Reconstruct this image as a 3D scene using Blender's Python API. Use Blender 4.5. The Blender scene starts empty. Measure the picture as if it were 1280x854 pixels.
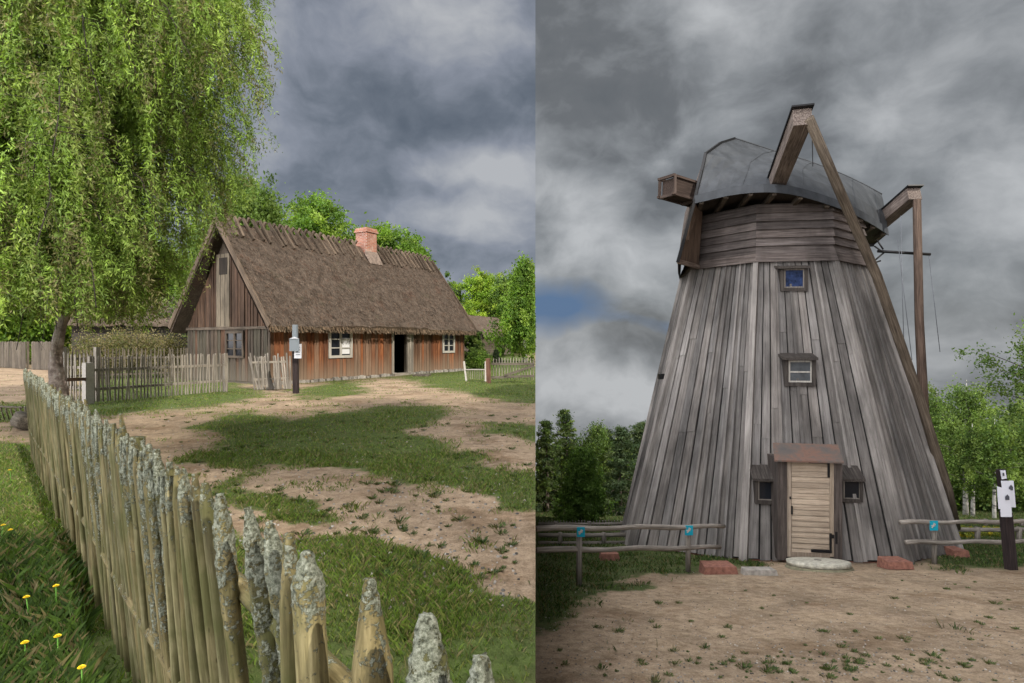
import bpy, math, random
import numpy as np
from mathutils import Vector, Matrix
random.seed(7); RNG = np.random.default_rng(7)
scene = bpy.context.scene
COL = scene.collection
F = 700.0; EYE = 1.6; HZ = 427.0; SL = 0.243; KS = 29.3/700      # KS: line along which the yard's bank drops to the mill green

def P(px, py, Y): return Vector(((px-640)/F*Y, Y, EYE+(HZ-py)/F*Y))
def onplane(px, py, p0, n):
    d = Vector(((px-640)/F, 1, (HZ-py)/F)); o = Vector((0,0,EYE))
    return o + d*((Vector(p0)-o).dot(n)/d.dot(n))
def gnoise(x, y):                                                # small unevenness of the ground
    return (fbm(x*1.3,y*1.3,4,5)-.5)*.05*np.clip(abs(x-KS*y)/.3,0,1)
def gz(x, y):                                                    # ground height
    return (0.0 if x < KS*y else -SL*max(y, 0.0))+float(gnoise(np.array([x]),np.array([y]))[0])

# ---------------------------------------------------------------- mesh collector
def frame(d):
    d = Vector(d).normalized()
    a = Vector((0,0,1)) if abs(d.z) < .9 else Vector((0,1,0))
    u = d.cross(a).normalized(); return u, d.cross(u).normalized(), d

class MB:
    def __init__(s): s.v=[]; s.f=[]; s.g=[]; s.t=[]; s.s=[]
    def add(s, vs, fs, gs, tint=(1,1,1,0), smooth=False):
        b = len(s.v); s.v += [tuple(v) for v in vs]; s.g += [tuple(g) for g in gs]
        if isinstance(tint, list): s.t += tint
        else:
            if len(tint)==3: tint = tuple(tint)+(0,)
            s.t += [tuple(tint)]*len(vs)
        s.f += [tuple(i+b for i in f) for f in fs]; s.s += [smooth]*len(fs)
    def hexa(s, q0, q1, tint=(1,1,1), long=None):
        """8-corner solid: ring q0 (4 pts) to ring q1 (4 pts); the grain runs q0 -> q1"""
        q0=[Vector(p) for p in q0]; q1=[Vector(p) for p in q1]
        L=(sum(q1,Vector())-sum(q0,Vector())).length/4
        w=(q0[1]-q0[0]).length; h=(q0[3]-q0[0]).length; o=random.random()*50; o2=random.random()*50
        g=[(o,o2,o),(o+w,o2,o),(o+w,o2+h,o),(o,o2+h,o)]
        s.add(q0+q1,[(0,3,2,1),(4,5,6,7),(0,1,5,4),(1,2,6,5),(2,3,7,6),(3,0,4,7)],
              g+[(a,b,c+L) for a,b,c in g],tint)
    def bar(s, a, b, w, h, up=None, tint=(1,1,1), w2=None, h2=None):
        a=Vector(a); b=Vector(b); d=(b-a).normalized()
        if up is None: up = Vector((0,0,1)) if abs(d.z)<.95 else Vector((0,1,0))
        x=d.cross(Vector(up)).normalized(); y=x.cross(d).normalized()
        w2=w2 or w; h2=h2 or h
        r=lambda c,w,h:[c-x*w/2-y*h/2,c+x*w/2-y*h/2,c+x*w/2+y*h/2,c-x*w/2+y*h/2]
        s.hexa(r(a,w,h),r(b,w2,h2),tint)
    def box(s, lo, hi, ax=2, tint=(1,1,1)):
        lo=Vector(lo); hi=Vector(hi); c=(lo+hi)/2; d=hi-lo; e=Vector((0,0,0)); e[ax]=d[ax]/2
        o=[i for i in range(3) if i!=ax]
        u=Vector((0,0,0)); u[o[0]]=d[o[0]]/2; w=Vector((0,0,0)); w[o[1]]=d[o[1]]/2
        s.hexa([c-e-u-w,c-e+u-w,c-e+u+w,c-e-u+w],[c+e-u-w,c+e+u-w,c+e+u+w,c+e-u+w],tint)
    def tube(s, pts, rad, n=8, tint=(1,1,1), caps=True, disp=None):
        pts=[Vector(p) for p in pts]; m=len(pts)
        if not hasattr(rad,'__len__'): rad=[rad]*m
        u,w,_=frame(pts[1]-pts[0]); vs=[]; gs=[]; L=random.random()*40; o=random.random()*40; ts=[]
        if len(tint)==3: tint=tuple(tint)+(0,)
        for i,p in enumerate(pts):
            d=(pts[min(i+1,m-1)]-pts[max(i-1,0)]).normalized()
            u=(u-d*u.dot(d)).normalized(); w=d.cross(u)
            if i: L+=(p-pts[i-1]).length
            for k in range(n):
                a=2*math.pi*k/n; r=rad[i]
                if disp: r=disp(i,a,r)
                vs.append(p+u*math.cos(a)*r+w*math.sin(a)*r); gs.append((o+math.cos(a)*rad[i],o+math.sin(a)*rad[i],L))
                ts.append(tint)
        fs=[(i*n+k,i*n+(k+1)%n,(i+1)*n+(k+1)%n,(i+1)*n+k) for i in range(m-1) for k in range(n)]
        if caps: fs+=[tuple(range(n-1,-1,-1)),tuple((m-1)*n+k for k in range(n))]
        s.add(vs,fs,gs,ts,True)
    def poly(s, pts, tint=(1,1,1)):
        pts=[Vector(p) for p in pts]; s.add(pts,[tuple(range(len(pts)))],[tuple(p) for p in pts],tint)
    def prism(s, pts, vec, tint=(1,1,1)):
        pts=[Vector(p) for p in pts]; vec=Vector(vec); n=len(pts); q=[p+vec for p in pts]
        s.add(pts+q,[tuple(range(n-1,-1,-1)),tuple(range(n,2*n))]+[(i,(i+1)%n,n+(i+1)%n,n+i) for i in range(n)],[tuple(p) for p in pts+q],tint)
    def build(s, name, mat, parent=None, local=False):
        me=bpy.data.meshes.new(name); v=np.array(s.v,dtype=np.float64).reshape(-1,3)
        if parent is not None and not local:
            r=parent
            while r.parent: r=r.parent
            M=np.array(r.matrix_basis.inverted()); v=v@M[:3,:3].T+M[:3,3]
        me.from_pydata(v.tolist(),[],s.f)
        a=me.attributes.new('gc','FLOAT_VECTOR','POINT'); a.data.foreach_set('vector',np.array(s.g,dtype=np.float32).ravel())
        a=me.attributes.new('tint','FLOAT_COLOR','POINT'); a.data.foreach_set('color',np.array(s.t,dtype=np.float32).ravel())
        me.polygons.foreach_set('use_smooth',s.s); me.materials.append(mat); me.update()
        o=bpy.data.objects.new(name,me); COL.objects.link(o)
        if parent is not None: o.parent=parent
        return o

def tag(o,label=None,cat=None,group=None,kind=None):
    if label: o['label']=label
    if cat: o['category']=cat
    if group: o['group']=group
    if kind: o['kind']=kind
    return o
def empty(name,loc,label,cat,group=None,rz=0):
    o=bpy.data.objects.new(name,None); COL.objects.link(o); o.location=loc; o.rotation_euler=(0,0,rz)
    o.empty_display_size=.3; o.matrix_basis=Matrix.Translation(Vector(loc))@Matrix.Rotation(rz,4,'Z')
    return tag(o,label,cat,group)

def rawmesh(name,v,quads,col,mat,parent=None,n=4,smooth=False):
    """numpy soup: v (N*n,3) with n-gons in order; col (N,3)"""
    N=quads; me=bpy.data.meshes.new(name)
    if parent is not None:
        r=parent
        while r.parent: r=r.parent
        M=np.array(r.matrix_basis.inverted()); v=v@M[:3,:3].T+M[:3,3]
    me.vertices.add(N*n); me.vertices.foreach_set('co',v.astype(np.float32).ravel())
    me.loops.add(N*n); me.loops.foreach_set('vertex_index',np.arange(N*n,dtype=np.int32))
    me.polygons.add(N); me.polygons.foreach_set('loop_start',np.arange(0,N*n,n,dtype=np.int32))
    a=me.attributes.new('tint','FLOAT_COLOR','POINT')
    c=np.ones((N,n,4),dtype=np.float32); c[:,:,:3]=col[:,None,:]; a.data.foreach_set('color',c.ravel())
    me.update(calc_edges=True); me.materials.append(mat)
    o=bpy.data.objects.new(name,me); COL.objects.link(o)
    if parent is not None: o.parent=parent
    return o

# ---------------------------------------------------------------- numpy value noise
def vnoise(x,y,seed=0):
    xi=np.floor(x).astype(np.int64); yi=np.floor(y).astype(np.int64); fx=x-xi; fy=y-yi
    def h(a,b):
        n=(a*374761393+b*668265263+seed*974634777)&0x7fffffff
        n=((n^(n>>13))*1274126177)&0x7fffffff
        return ((n^(n>>16))&0xffff)/65535.0
    fx=fx*fx*(3-2*fx); fy=fy*fy*(3-2*fy)
    return (h(xi,yi)*(1-fx)+h(xi+1,yi)*fx)*(1-fy)+(h(xi,yi+1)*(1-fx)+h(xi+1,yi+1)*fx)*fy
def fbm(x,y,o=4,seed=0):
    r=0;a=.5;t=0
    for i in range(o): r=r+a*vnoise(x*2**i,y*2**i,seed+i); t+=a; a*=.5
    return r/t
def inpoly(px,py,poly):
    r=np.zeros(px.shape,bool); n=len(poly)
    for i in range(n):
        x1,y1=poly[i]; x2,y2=poly[(i+1)%n]
        if y1==y2: continue
        c=((y1>py)!=(y2>py))&(px<(x2-x1)*(py-y1)/(y2-y1)+x1); r^=c
    return r

# ---------------------------------------------------------------- materials
def nt(name):
    m=bpy.data.materials.new(name); m.use_nodes=True; t=m.node_tree; t.nodes.clear()
    o=t.nodes.new('ShaderNodeOutputMaterial'); b=t.nodes.new('ShaderNodeBsdfPrincipled'); t.links.new(b.outputs[0],o.inputs[0])
    return m,t,b
def N(t,k,**kw):
    n=t.nodes.new(k)
    for a,v in kw.items():
        if a.startswith('i_'): n.inputs[a[2:].replace('_',' ')].default_value=v
        else: setattr(n,a,v)
    return n
def rampn(t,src,stops):
    r=t.nodes.new('ShaderNodeValToRGB'); e=r.color_ramp.elements
    while len(e)<len(stops): e.new(.5)
    for x,(p,c) in zip(e,stops): x.position=p; x.color=(*c,1) if len(c)==3 else c
    t.links.new(src,r.inputs[0]); return r.outputs[0]
def mixc(t,fac,a,b,mode='MIX'):
    m=t.nodes.new('ShaderNodeMix'); m.data_type='RGBA'; m.blend_type=mode
    for s,v in ((0,fac),(6,a),(7,b)):
        if isinstance(v,(int,float)): m.inputs[s].default_value=v
        elif isinstance(v,tuple): m.inputs[s].default_value=(*v,1) if len(v)==3 else v
        else: t.links.new(v,m.inputs[s])
    return m.outputs[2]
def mth(t,op,a,b=None,clamp=False):
    m=t.nodes.new('ShaderNodeMath'); m.operation=op; m.use_clamp=clamp
    for i,v in enumerate((a,b)):
        if v is None: continue
        if isinstance(v,(int,float)): m.inputs[i].default_value=v
        else: t.links.new(v,m.inputs[i])
    return m.outputs[0]
def noise(t,vec,scale,detail=4,rough=.6,mp=None):
    if mp:
        q=t.nodes.new('ShaderNodeMapping'); q.inputs['Scale'].default_value=mp; t.links.new(vec,q.inputs[0]); vec=q.outputs[0]
    n=t.nodes.new('ShaderNodeTexNoise'); n.inputs['Scale'].default_value=scale; n.inputs['Detail'].default_value=detail; n.inputs['Roughness'].default_value=rough
    t.links.new(vec,n.inputs['Vector']); return n.outputs['Fac']
def attr(t,name):
    a=t.nodes.new('ShaderNodeAttribute'); a.attribute_name=name; return a
def bump(t,b,h,dist,st=1.0):
    n=t.nodes.new('ShaderNodeBump'); n.inputs['Strength'].default_value=st; n.inputs['Distance'].default_value=dist
    t.links.new(h,n.inputs['Height']); t.links.new(n.outputs[0],b.inputs['Normal'])

def wood(name,dark,mid,light,grain=(45,45,2.2),stain=.5,rough=.85,bd=.004,lichen=False,bottom=None,moss=None):
    m,t,b=nt(name); g=attr(t,'gc'); tn=attr(t,'tint'); geo=t.nodes.new('ShaderNodeNewGeometry')
    n1=noise(t,g.outputs['Vector'],1,5,.65,grain)
    c=rampn(t,n1,[(.28,dark),(.5,mid),(.72,light)])
    n2=noise(t,geo.outputs['Position'],1,4,.6,(1.3,1.3,.5))                       # weather staining
    c=mixc(t,1,c,rampn(t,n2,[(.3,(1-stain,)*3),(.55,(1,1,1)),(.8,(1+stain*.5,)*3)]),'MULTIPLY')
    kn=t.nodes.new('ShaderNodeTexVoronoi'); q=t.nodes.new('ShaderNodeMapping'); q.inputs['Scale'].default_value=(6,6,2.2)
    t.links.new(g.outputs['Vector'],q.inputs[0]); t.links.new(q.outputs[0],kn.inputs['Vector'])
    kf=rampn(t,kn.outputs['Distance'],[(.06,(.35,.33,.3)),(.12,(1,1,1))]); c=mixc(t,.8,c,kf,'MULTIPLY')
    c=mixc(t,1,c,tn.outputs['Color'],'MULTIPLY')
    if bottom:
        z0,z1,bc=bottom; tc=t.nodes.new('ShaderNodeTexCoord'); s=t.nodes.new('ShaderNodeSeparateXYZ'); t.links.new(tc.outputs['Object'],s.inputs[0])
        mr=N(t,'ShaderNodeMapRange'); mr.inputs[1].default_value=z0; mr.inputs[2].default_value=z1; mr.inputs[3].default_value=1; mr.inputs[4].default_value=0
        zz=mth(t,'ADD',s.outputs[2],mth(t,'MULTIPLY',mth(t,'SUBTRACT',n1,.5),1.2)); t.links.new(zz,mr.inputs[0])
        c=mixc(t,mth(t,'MULTIPLY',mr.outputs[0],.85),c,bc)
    h=n1
    if moss:
        n5=noise(t,geo.outputs['Position'],5,4,.6); c=mixc(t,rampn(t,n5,[(.42,(0,0,0)),(.62,(.75,.75,.75))]),c,moss)
    if lichen:
        n3=noise(t,geo.outputs['Position'],95,6,.75); n4=noise(t,geo.outputs['Position'],22,4,.6)
        f=mth(t,'ADD',tn.outputs['Alpha'],mth(t,'MULTIPLY',mth(t,'SUBTRACT',n4,.5),1.6))
        f=mth(t,'ADD',f,mth(t,'MULTIPLY',mth(t,'SUBTRACT',n3,.5),2.0))
        f=rampn(t,f,[(.46,(0,0,0)),(.54,(1,1,1))])
        lc=rampn(t,noise(t,geo.outputs['Position'],110,6,.75),[(.34,(.05,.055,.04)),(.47,(.24,.26,.19)),(.68,(.58,.60,.49))])
        c=mixc(t,f,c,lc); h=mth(t,'ADD',mth(t,'MULTIPLY',n1,.35),mth(t,'MULTIPLY',mth(t,'MULTIPLY',f,n3),3.0))
    t.links.new(c,b.inputs['Base Color']); b.inputs['Roughness'].default_value=rough; b.inputs['Specular IOR Level'].default_value=.25
    bump(t,b,h,bd); return m
def plain(name,col,rough=.7,metal=0,nscale=0,namp=.3,spec=.4,bd=0):
    m,t,b=nt(name); tn=attr(t,'tint'); geo=t.nodes.new('ShaderNodeNewGeometry')
    c=mixc(t,1,(*col,1),tn.outputs['Color'],'MULTIPLY')
    if nscale:
        n=noise(t,geo.outputs['Position'],nscale,5,.6)
        c=mixc(t,1,c,rampn(t,n,[(.3,(1-namp,)*3),(.7,(1+namp,)*3)]),'MULTIPLY')
        if bd: bump(t,b,n,bd)
    t.links.new(c,b.inputs['Base Color']); b.inputs['Roughness'].default_value=rough; b.inputs['Metallic'].default_value=metal; b.inputs['Specular IOR Level'].default_value=spec
    return m
def leafmat(name,col,trans=.35):
    m,t,b=nt(name); tn=attr(t,'tint'); c=mixc(t,1,(*col,1),tn.outputs['Color'],'MULTIPLY')
    t.links.new(c,b.inputs['Base Color']); b.inputs['Roughness'].default_value=.6; b.inputs['Specular IOR Level'].default_value=.25
    tr=t.nodes.new('ShaderNodeBsdfTranslucent'); c2=mixc(t,1,c,(1.2,1.25,.55,1),'MULTIPLY'); t.links.new(c2,tr.inputs[0])
    mx=t.nodes.new('ShaderNodeMixShader'); mx.inputs[0].default_value=trans; t.links.new(b.outputs[0],mx.inputs[1]); t.links.new(tr.outputs[0],mx.inputs[2])
    o=[n for n in t.nodes if n.type=='OUTPUT_MATERIAL'][0]; t.links.new(mx.outputs[0],o.inputs[0]); return m

MT={}
MT['mill']=wood('mill_boards',(.095,.088,.083),(.168,.158,.150),(.245,.233,.222),(20,20,1.3),.6,bd=.005)
MT['drum']=wood('drum_boards',(.04,.033,.031),(.115,.097,.09),(.20,.175,.165),(30,30,1.5),.55,bd=.006)
MT['milldark']=wood('dark_timber',(.02,.017,.015),(.055,.047,.042),(.10,.09,.08),stain=.4)
MT['pole']=wood('pole_timber',(.04,.03,.023),(.12,.095,.07),(.22,.18,.14),stain=.4)
MT['beam']=wood('beam_timber',(.035,.026,.023),(.12,.095,.082),(.24,.205,.18),stain=.5)
MT['door']=wood('pale_door_boards',(.25,.20,.15),(.40,.33,.26),(.52,.44,.35),(30,30,2),.25)
MT['facade']=wood('red_facade_boards',(.07,.03,.018),(.205,.087,.045),(.33,.18,.105),(40,40,1.5),.5,bottom=(.0,.95,(.25,.19,.135)),bd=.006)
MT['gable']=wood('grey_gable_boards',(.032,.025,.019),(.09,.07,.053),(.165,.13,.098),(40,40,1.5),.5,bottom=(.0,.9,(.15,.13,.10)))
MT['window']=wood('weathered_window_wood',(.25,.23,.2),(.42,.4,.36),(.55,.53,.48),stain=.2)
MT['picket']=wood('lichen_picket_wood',(.05,.04,.018),(.165,.14,.065),(.31,.265,.14),(70,70,5),.45,lichen=True,bd=.006,moss=(.075,.08,.024))
MT['fence']=wood('grey_fence_wood',(.12,.1,.08),(.3,.265,.22),(.45,.41,.36),stain=.4)
MT['fencedark']=wood('old_fence_wood',(.05,.04,.03),(.13,.11,.085),(.23,.2,.16),stain=.4)
MT['rail']=wood('rail_wood',(.08,.07,.06),(.2,.18,.155),(.33,.3,.27),stain=.3)
MT['white']=plain('white_painted_wood',(.40,.37,.33),.7,nscale=20,namp=.15)
MT['iron']=plain('black_iron',(.012,.012,.013),.5,.4)
MT['glass']=plain('dark_window_glass',(.012,.014,.018),.12,0,spec=.25)
MT['glassgrey']=plain('grey_window_glass',(.07,.078,.085),.12,0,nscale=5,namp=.4,spec=.3)
MT['glassblue']=plain('blue_window_glass',(.02,.035,.09),.12,0,nscale=9,namp=.8,spec=.25)
MT['curtain']=plain('white_curtain',(.65,.65,.66),.9)
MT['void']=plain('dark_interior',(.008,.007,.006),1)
MT['signw']=plain('white_sign',(.60,.62,.68),.5)
MT['signg']=plain('grey_sign',(.20,.23,.26),.5)
MT['ink']=plain('dark_print',(.06,.065,.08),.6)
MT['teal']=plain('teal_plate',(.0,.28,.40),.4)
MT['postdark']=wood('black_post',(.008,.006,.007),(.022,.016,.016),(.05,.035,.034))
MT['postred']=wood('red_post',(.06,.03,.02),(.15,.075,.05),(.24,.13,.09))
MT['stone']=plain('millstone',(.30,.29,.26),.9,nscale=14,namp=.45,bd=.02)
MT['rock']=plain('fieldstone',(.28,.26,.23),.9,nscale=11,namp=.4,bd=.02)
MT['pad']=plain('red_brick_pad',(.21,.095,.068),.9,nscale=16,namp=.4,bd=.008)
MT['bark']=wood('bark',(.04,.03,.025),(.12,.095,.08),(.24,.2,.17),(12,12,5),bd=.02)
MT['barkpale']=wood('pink_grey_bark',(.09,.06,.05),(.30,.24,.21),(.50,.44,.40),(10,10,10),bd=.02)
MT['barkdark']=plain('dark_twig',(.035,.028,.022),.9)
MT['rope']=plain('steel_cable',(.12,.13,.15),.5,.5)
MT['yellow']=plain('dandelion_yellow',(.85,.62,.02),.7)
MT['cloud']=plain('blocker_white',(.8,.8,.82),1,spec=0)
def birchbark():
    m,t,b=nt('birch_bark'); geo=t.nodes.new('ShaderNodeNewGeometry')
    n=noise(t,geo.outputs['Position'],1,4,.6,(3,3,9)); c=rampn(t,n,[(.38,(.03,.03,.03)),(.48,(.33,.32,.30)),(.8,(.5,.49,.46))])
    c=mixc(t,1,c,attr(t,'tint').outputs['Color'],'MULTIPLY'); t.links.new(c,b.inputs['Base Color']); b.inputs['Roughness'].default_value=.7; return m
MT['birch']=birchbark()
def metal_roof():
    m,t,b=nt('zinc_sheet'); geo=t.nodes.new('ShaderNodeNewGeometry')
    n=noise(t,geo.outputs['Position'],1.6,5,.65); n2=noise(t,geo.outputs['Position'],1,3,.5,(5,5,.7))
    c=rampn(t,n,[(.3,(.032,.037,.043)),(.55,(.052,.058,.066)),(.8,(.075,.082,.09))])
    c=mixc(t,.5,c,rampn(t,n2,[(.35,(.55,.55,.55)),(.6,(1.1,1.1,1.1))]),'MULTIPLY')
    t.links.new(c,b.inputs['Base Color']); b.inputs['Metallic'].default_value=.1; b.inputs['Specular IOR Level'].default_value=.3; b.inputs['Roughness'].default_value=.6
    bump(t,b,n,.05,.3); return m
MT['zinc']=metal_roof()
def rust():
    m,t,b=nt('rusty_sheet'); geo=t.nodes.new('ShaderNodeNewGeometry'); n=noise(t,geo.outputs['Position'],2.6,6,.7)
    c=rampn(t,n,[(.36,(.07,.066,.063)),(.47,(.095,.078,.068)),(.6,(.15,.083,.06)),(.75,(.07,.053,.045))])
    t.links.new(c,b.inputs['Base Color']); b.inputs['Roughness'].default_value=.75; return m
MT['rust']=rust()
def brick():
    m,t,b=nt('chimney_brick'); tc=t.nodes.new('ShaderNodeTexCoord'); s=t.nodes.new('ShaderNodeSeparateXYZ'); t.links.new(tc.outputs['Object'],s.inputs[0])
    cb=t.nodes.new('ShaderNodeCombineXYZ'); t.links.new(mth(t,'ADD',s.outputs[0],s.outputs[1]),cb.inputs[0]); t.links.new(s.outputs[2],cb.inputs[1])
    k=N(t,'ShaderNodeTexBrick'); t.links.new(cb.outputs[0],k.inputs[0]); k.inputs['Scale'].default_value=1
    k.inputs['Brick Width'].default_value=.25; k.inputs['Row Height'].default_value=.075; k.inputs['Mortar Size'].default_value=.008
    k.inputs['Color1'].default_value=(.42,.16,.10,1); k.inputs['Color2'].default_value=(.28,.10,.065,1); k.inputs['Mortar'].default_value=(.4,.34,.29,1)
    geo=t.nodes.new('ShaderNodeNewGeometry'); n=noise(t,geo.outputs['Position'],3,4,.6)
    c=mixc(t,rampn(t,n,[(.55,(0,0,0)),(.7,(.6,.6,.6))]),k.outputs[0],(.55,.45,.38))
    t.links.new(c,b.inputs['Base Color']); b.inputs['Roughness'].default_value=.9; return m
MT['brick']=brick()
def thatch():
    m,t,b=nt('thatch'); tn=attr(t,'tint'); tc=t.nodes.new('ShaderNodeTexCoord')
    n=noise(t,tc.outputs['Object'],3,5,.7); n2=noise(t,tc.outputs['Object'],40,4,.7)
    c=rampn(t,n2,[(.3,(.065,.052,.043)),(.5,(.14,.113,.093)),(.72,(.225,.187,.155))])
    c=mixc(t,1,c,rampn(t,n,[(.3,(.6,.58,.56)),(.7,(1.25,1.2,1.15))]),'MULTIPLY')
    n3=noise(t,tc.outputs['Object'],1.1,4,.6); c=mixc(t,rampn(t,n3,[(.58,(0,0,0)),(.75,(.35,.35,.35))]),c,(.13,.055,.035))
    n4=noise(t,tc.outputs['Object'],.8,5,.7); c=mixc(t,rampn(t,n4,[(.6,(0,0,0)),(.72,(.4,.4,.4))]),c,(.075,.085,.04)); c=mixc(t,1,c,tn.outputs['Color'],'MULTIPLY'); t.links.new(c,b.inputs['Base Color']); b.inputs['Roughness'].default_value=.95; b.inputs['Specular IOR Level'].default_value=.1
    bump(t,b,n2,.05); return m
MT['thatch']=thatch()
def ground_mat(name,sand,grassc,wet):
    m,t,b=nt(name); geo=t.nodes.new('ShaderNodeNewGeometry'); ga=attr(t,'grass'); pos=geo.outputs['Position']
    n1=noise(t,pos,1.2,6,.65); n2=noise(t,pos,9,6,.7); n3=noise(t,pos,60,4,.7)
    s=rampn(t,n1,[(.3,tuple(x*.68 for x in sand)),(.55,sand),(.8,tuple(x*1.22 for x in sand))])
    s=mixc(t,1,s,rampn(t,n2,[(.3,(.6,.57,.53)),(.62,(1.12,1.12,1.12))]),'MULTIPLY')
    s=mixc(t,1,s,rampn(t,n3,[(.3,(.66,.64,.62)),(.65,(1.15,1.15,1.15))]),'MULTIPLY')
    n6=noise(t,pos,1,5,.7,(.9,1.1,1)); s=mixc(t,1,s,rampn(t,n6,[(.36,(.72,.66,.60)),(.5,(1,1,1)),(.68,(1.16,1.15,1.12))]),'MULTIPLY')
    vo=N(t,'ShaderNodeTexVoronoi'); vo.inputs['Scale'].default_value=17; t.links.new(pos,vo.inputs['Vector'])
    peb=rampn(t,vo.outputs['Distance'],[(.10,(1,1,1)),(.16,(0,0,0))])
    s=mixc(t,mth(t,'MULTIPLY',peb,mth(t,'GREATER_THAN',n2,.52)),s,(.19,.16,.14))
    g=rampn(t,n2,[(.3,tuple(x*.55 for x in grassc)),(.55,grassc),(.8,tuple(x*1.5 for x in grassc))])
    g=mixc(t,rampn(t,noise(t,pos,3,5,.7),[(.5,(0,0,0)),(.75,(.7,.7,.7))]),g,(.13,.105,.06))
    f=mth(t,'ADD',ga.outputs['Fac'],mth(t,'MULTIPLY',mth(t,'SUBTRACT',n2,.5),1.1))
    f=mth(t,'ADD',f,mth(t,'MULTIPLY',mth(t,'SUBTRACT',n3,.5),.6))
    f=rampn(t,f,[(.38,(0,0,0)),(.62,(1,1,1))])
    c=mixc(t,f,s,g); t.links.new(c,b.inputs['Base Color']); b.inputs['Roughness'].default_value=.95; b.inputs['Specular IOR Level'].default_value=.15
    bump(t,b,mth(t,'ADD',mth(t,'MULTIPLY',n2,1.0),mth(t,'MULTIPLY',n3,.4)),.035); return m
MT['yard']=ground_mat('yard_ground',(.39,.30,.21),(.09,.125,.034),0)
MT['green']=ground_mat('mill_ground',(.36,.282,.20),(.065,.09,.028),0)
MT['leaf']=leafmat('bright_leaf',(1,1,1),.4)
MT['needle']=leafmat('needle',(1,1,1),.3)
MT['blade']=leafmat('grass_blade',(1,1,1),.3)

# ---------------------------------------------------------------- the ground masks (patches of turf traced to their places on the ground)
GR_L=[[(100,492),(250,486),(330,486),(345,496),(250,510),(140,520),(100,525)],
 [(375,482),(440,474),(470,478),(450,492),(400,500),(370,496)],
 [(505,474),(560,468),(860,462),(860,512),(620,500),(560,486),(520,486)],
 [(228,576),(280,552),(330,532),(400,516),(470,507),(560,509),(545,524),(515,535),(530,552),(580,566),(620,585),(860,596),(860,650),(640,636),(590,622),(540,604),(470,592),(400,586),(330,590),(270,600)],
 [(600,530),(860,535),(860,560),(630,556)],
 [(260,600),(330,606),(380,622),(412,645),(415,662),(380,668),(330,650)],
 [(395,688),(460,676),(520,698),(580,712),(630,738),(860,752),(860,1800),(-2000,1800),(60,700),(300,690)],
 [(240,524),(330,512),(345,530),(300,545),(240,545)],
 [(-2000,560),(60,548),(110,560),(300,700),(600,1800),(-2500,1800)],
 [(-2000,436),(52,440),(60,448),(-20,452),(-2000,455)],
 [(-2000,490),(-40,510),(60,500),(60,540),(0,530),(-2000,600)],
 [(100,440),(668,440),(668,466),(330,470),(240,490),(100,490)]]
GR_R=[[(400,560),(760,600),(930,690),(940,706),(880,716),(820,720),(770,735),(730,752),(700,775),(640,790),(300,790)],
 [(1130,560),(1600,560),(1600,704),(1290,706),(1240,712),(1180,712),(1140,706)],
 [(400,560),(1500,560),(1500,690),(400,690)]]
def mask(x,y,side):
    Y=np.maximum(y,.25)
    n1=fbm(x*1.1+7,y*1.1,5,3)-.5; n2=fbm(x*1.1+40,y*1.1+9,5,11)-.5
    zz=0.0 if side=='L' else -SL*Y
    X2=x+n1*1.1*np.clip(Y/6,.15,1.2); Y2=np.maximum(Y+n2*1.4*np.clip(Y/6,.12,1.2),.25)
    px=640+F*X2/Y2; py=HZ+F*(EYE/Y2 + (0 if side=='L' else SL))
    r=np.zeros(x.shape)
    OFF=((0,0),(14,0),(-14,0),(0,6),(0,-6),(26,4),(-26,-4),(16,10),(-16,-10),(30,-6),(-30,6))
    for dx,dy in OFF:
        m=np.zeros(x.shape,bool)
        for p in (GR_L if side=='L' else GR_R): m|=inpoly(px+dx,py+dy,p)
        r+=m/len(OFF)
    if side=='L': r=np.where(y<.4,1,r)
    return r
def ground(side):
    ys=[-12.]; 
    while ys[-1]<260: ys.append(ys[-1]+ (1.0 if ys[-1]<0 else .03+.018*ys[-1]))
    ds=[0.]
    while ds[-1]<(150 if side=='L' else 130): ds.append(ds[-1]+.03+.02*ds[-1])
    ys=np.array(ys); ds=np.array(ds); sg=-1 if side=='L' else 1
    Yg,D=np.meshgrid(ys,ds,indexing='ij'); X=KS*Yg+sg*D
    Z=np.zeros_like(X) if side=='L' else -SL*np.maximum(Yg,0)
    Z=Z+gnoise(X,Yg)
    G=mask(X,Yg,side)
    ny,nx=X.shape; v=np.stack([X,Yg,Z],-1).reshape(-1,3); fs=[]
    for i in range(ny-1):
        for j in range(nx-1):
            a=i*nx+j; q=(a,a+1,a+nx+1,a+nx); fs.append(q if sg>0 else q[::-1])
    me=bpy.data.meshes.new('ground'); me.from_pydata(v.tolist(),[],fs)
    a=me.attributes.new('grass','FLOAT','POINT'); a.data.foreach_set('value',G.astype(np.float32).ravel())
    me.polygons.foreach_set('use_smooth',[True]*len(fs)); me.materials.append(MT['yard' if side=='L' else 'green']); me.update()
    o=bpy.data.objects.new('ground' if side=='L' else 'terrain',me); COL.objects.link(o)
    return tag(o,'sandy farmyard ground with worn patches of turf' if side=='L' else 'sandy green sloping down below the old windmill',kind='structure')
ground('L'); ground('R')
# the earth bank between the level yard and the falling green
b=MB(); ys=[0.05,.3,.6,1,1.6,2.4,3.5,5,7,9,12,15,20,26,34,45,60,85,120,180,255]
for a,c in zip(ys[:-1],ys[1:]):
    b.add([(KS*a-.03,a,-.01),(KS*c-.03,c,-.01),(KS*c-.03,c,-SL*c-.3),(KS*a-.03,a,-SL*a-.3)],[(0,1,2,3)],[(0,0,0)]*4)
tag(b.build('bank',MT['green']),'earth bank dropping from the yard to the mill green',kind='structure')

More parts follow.
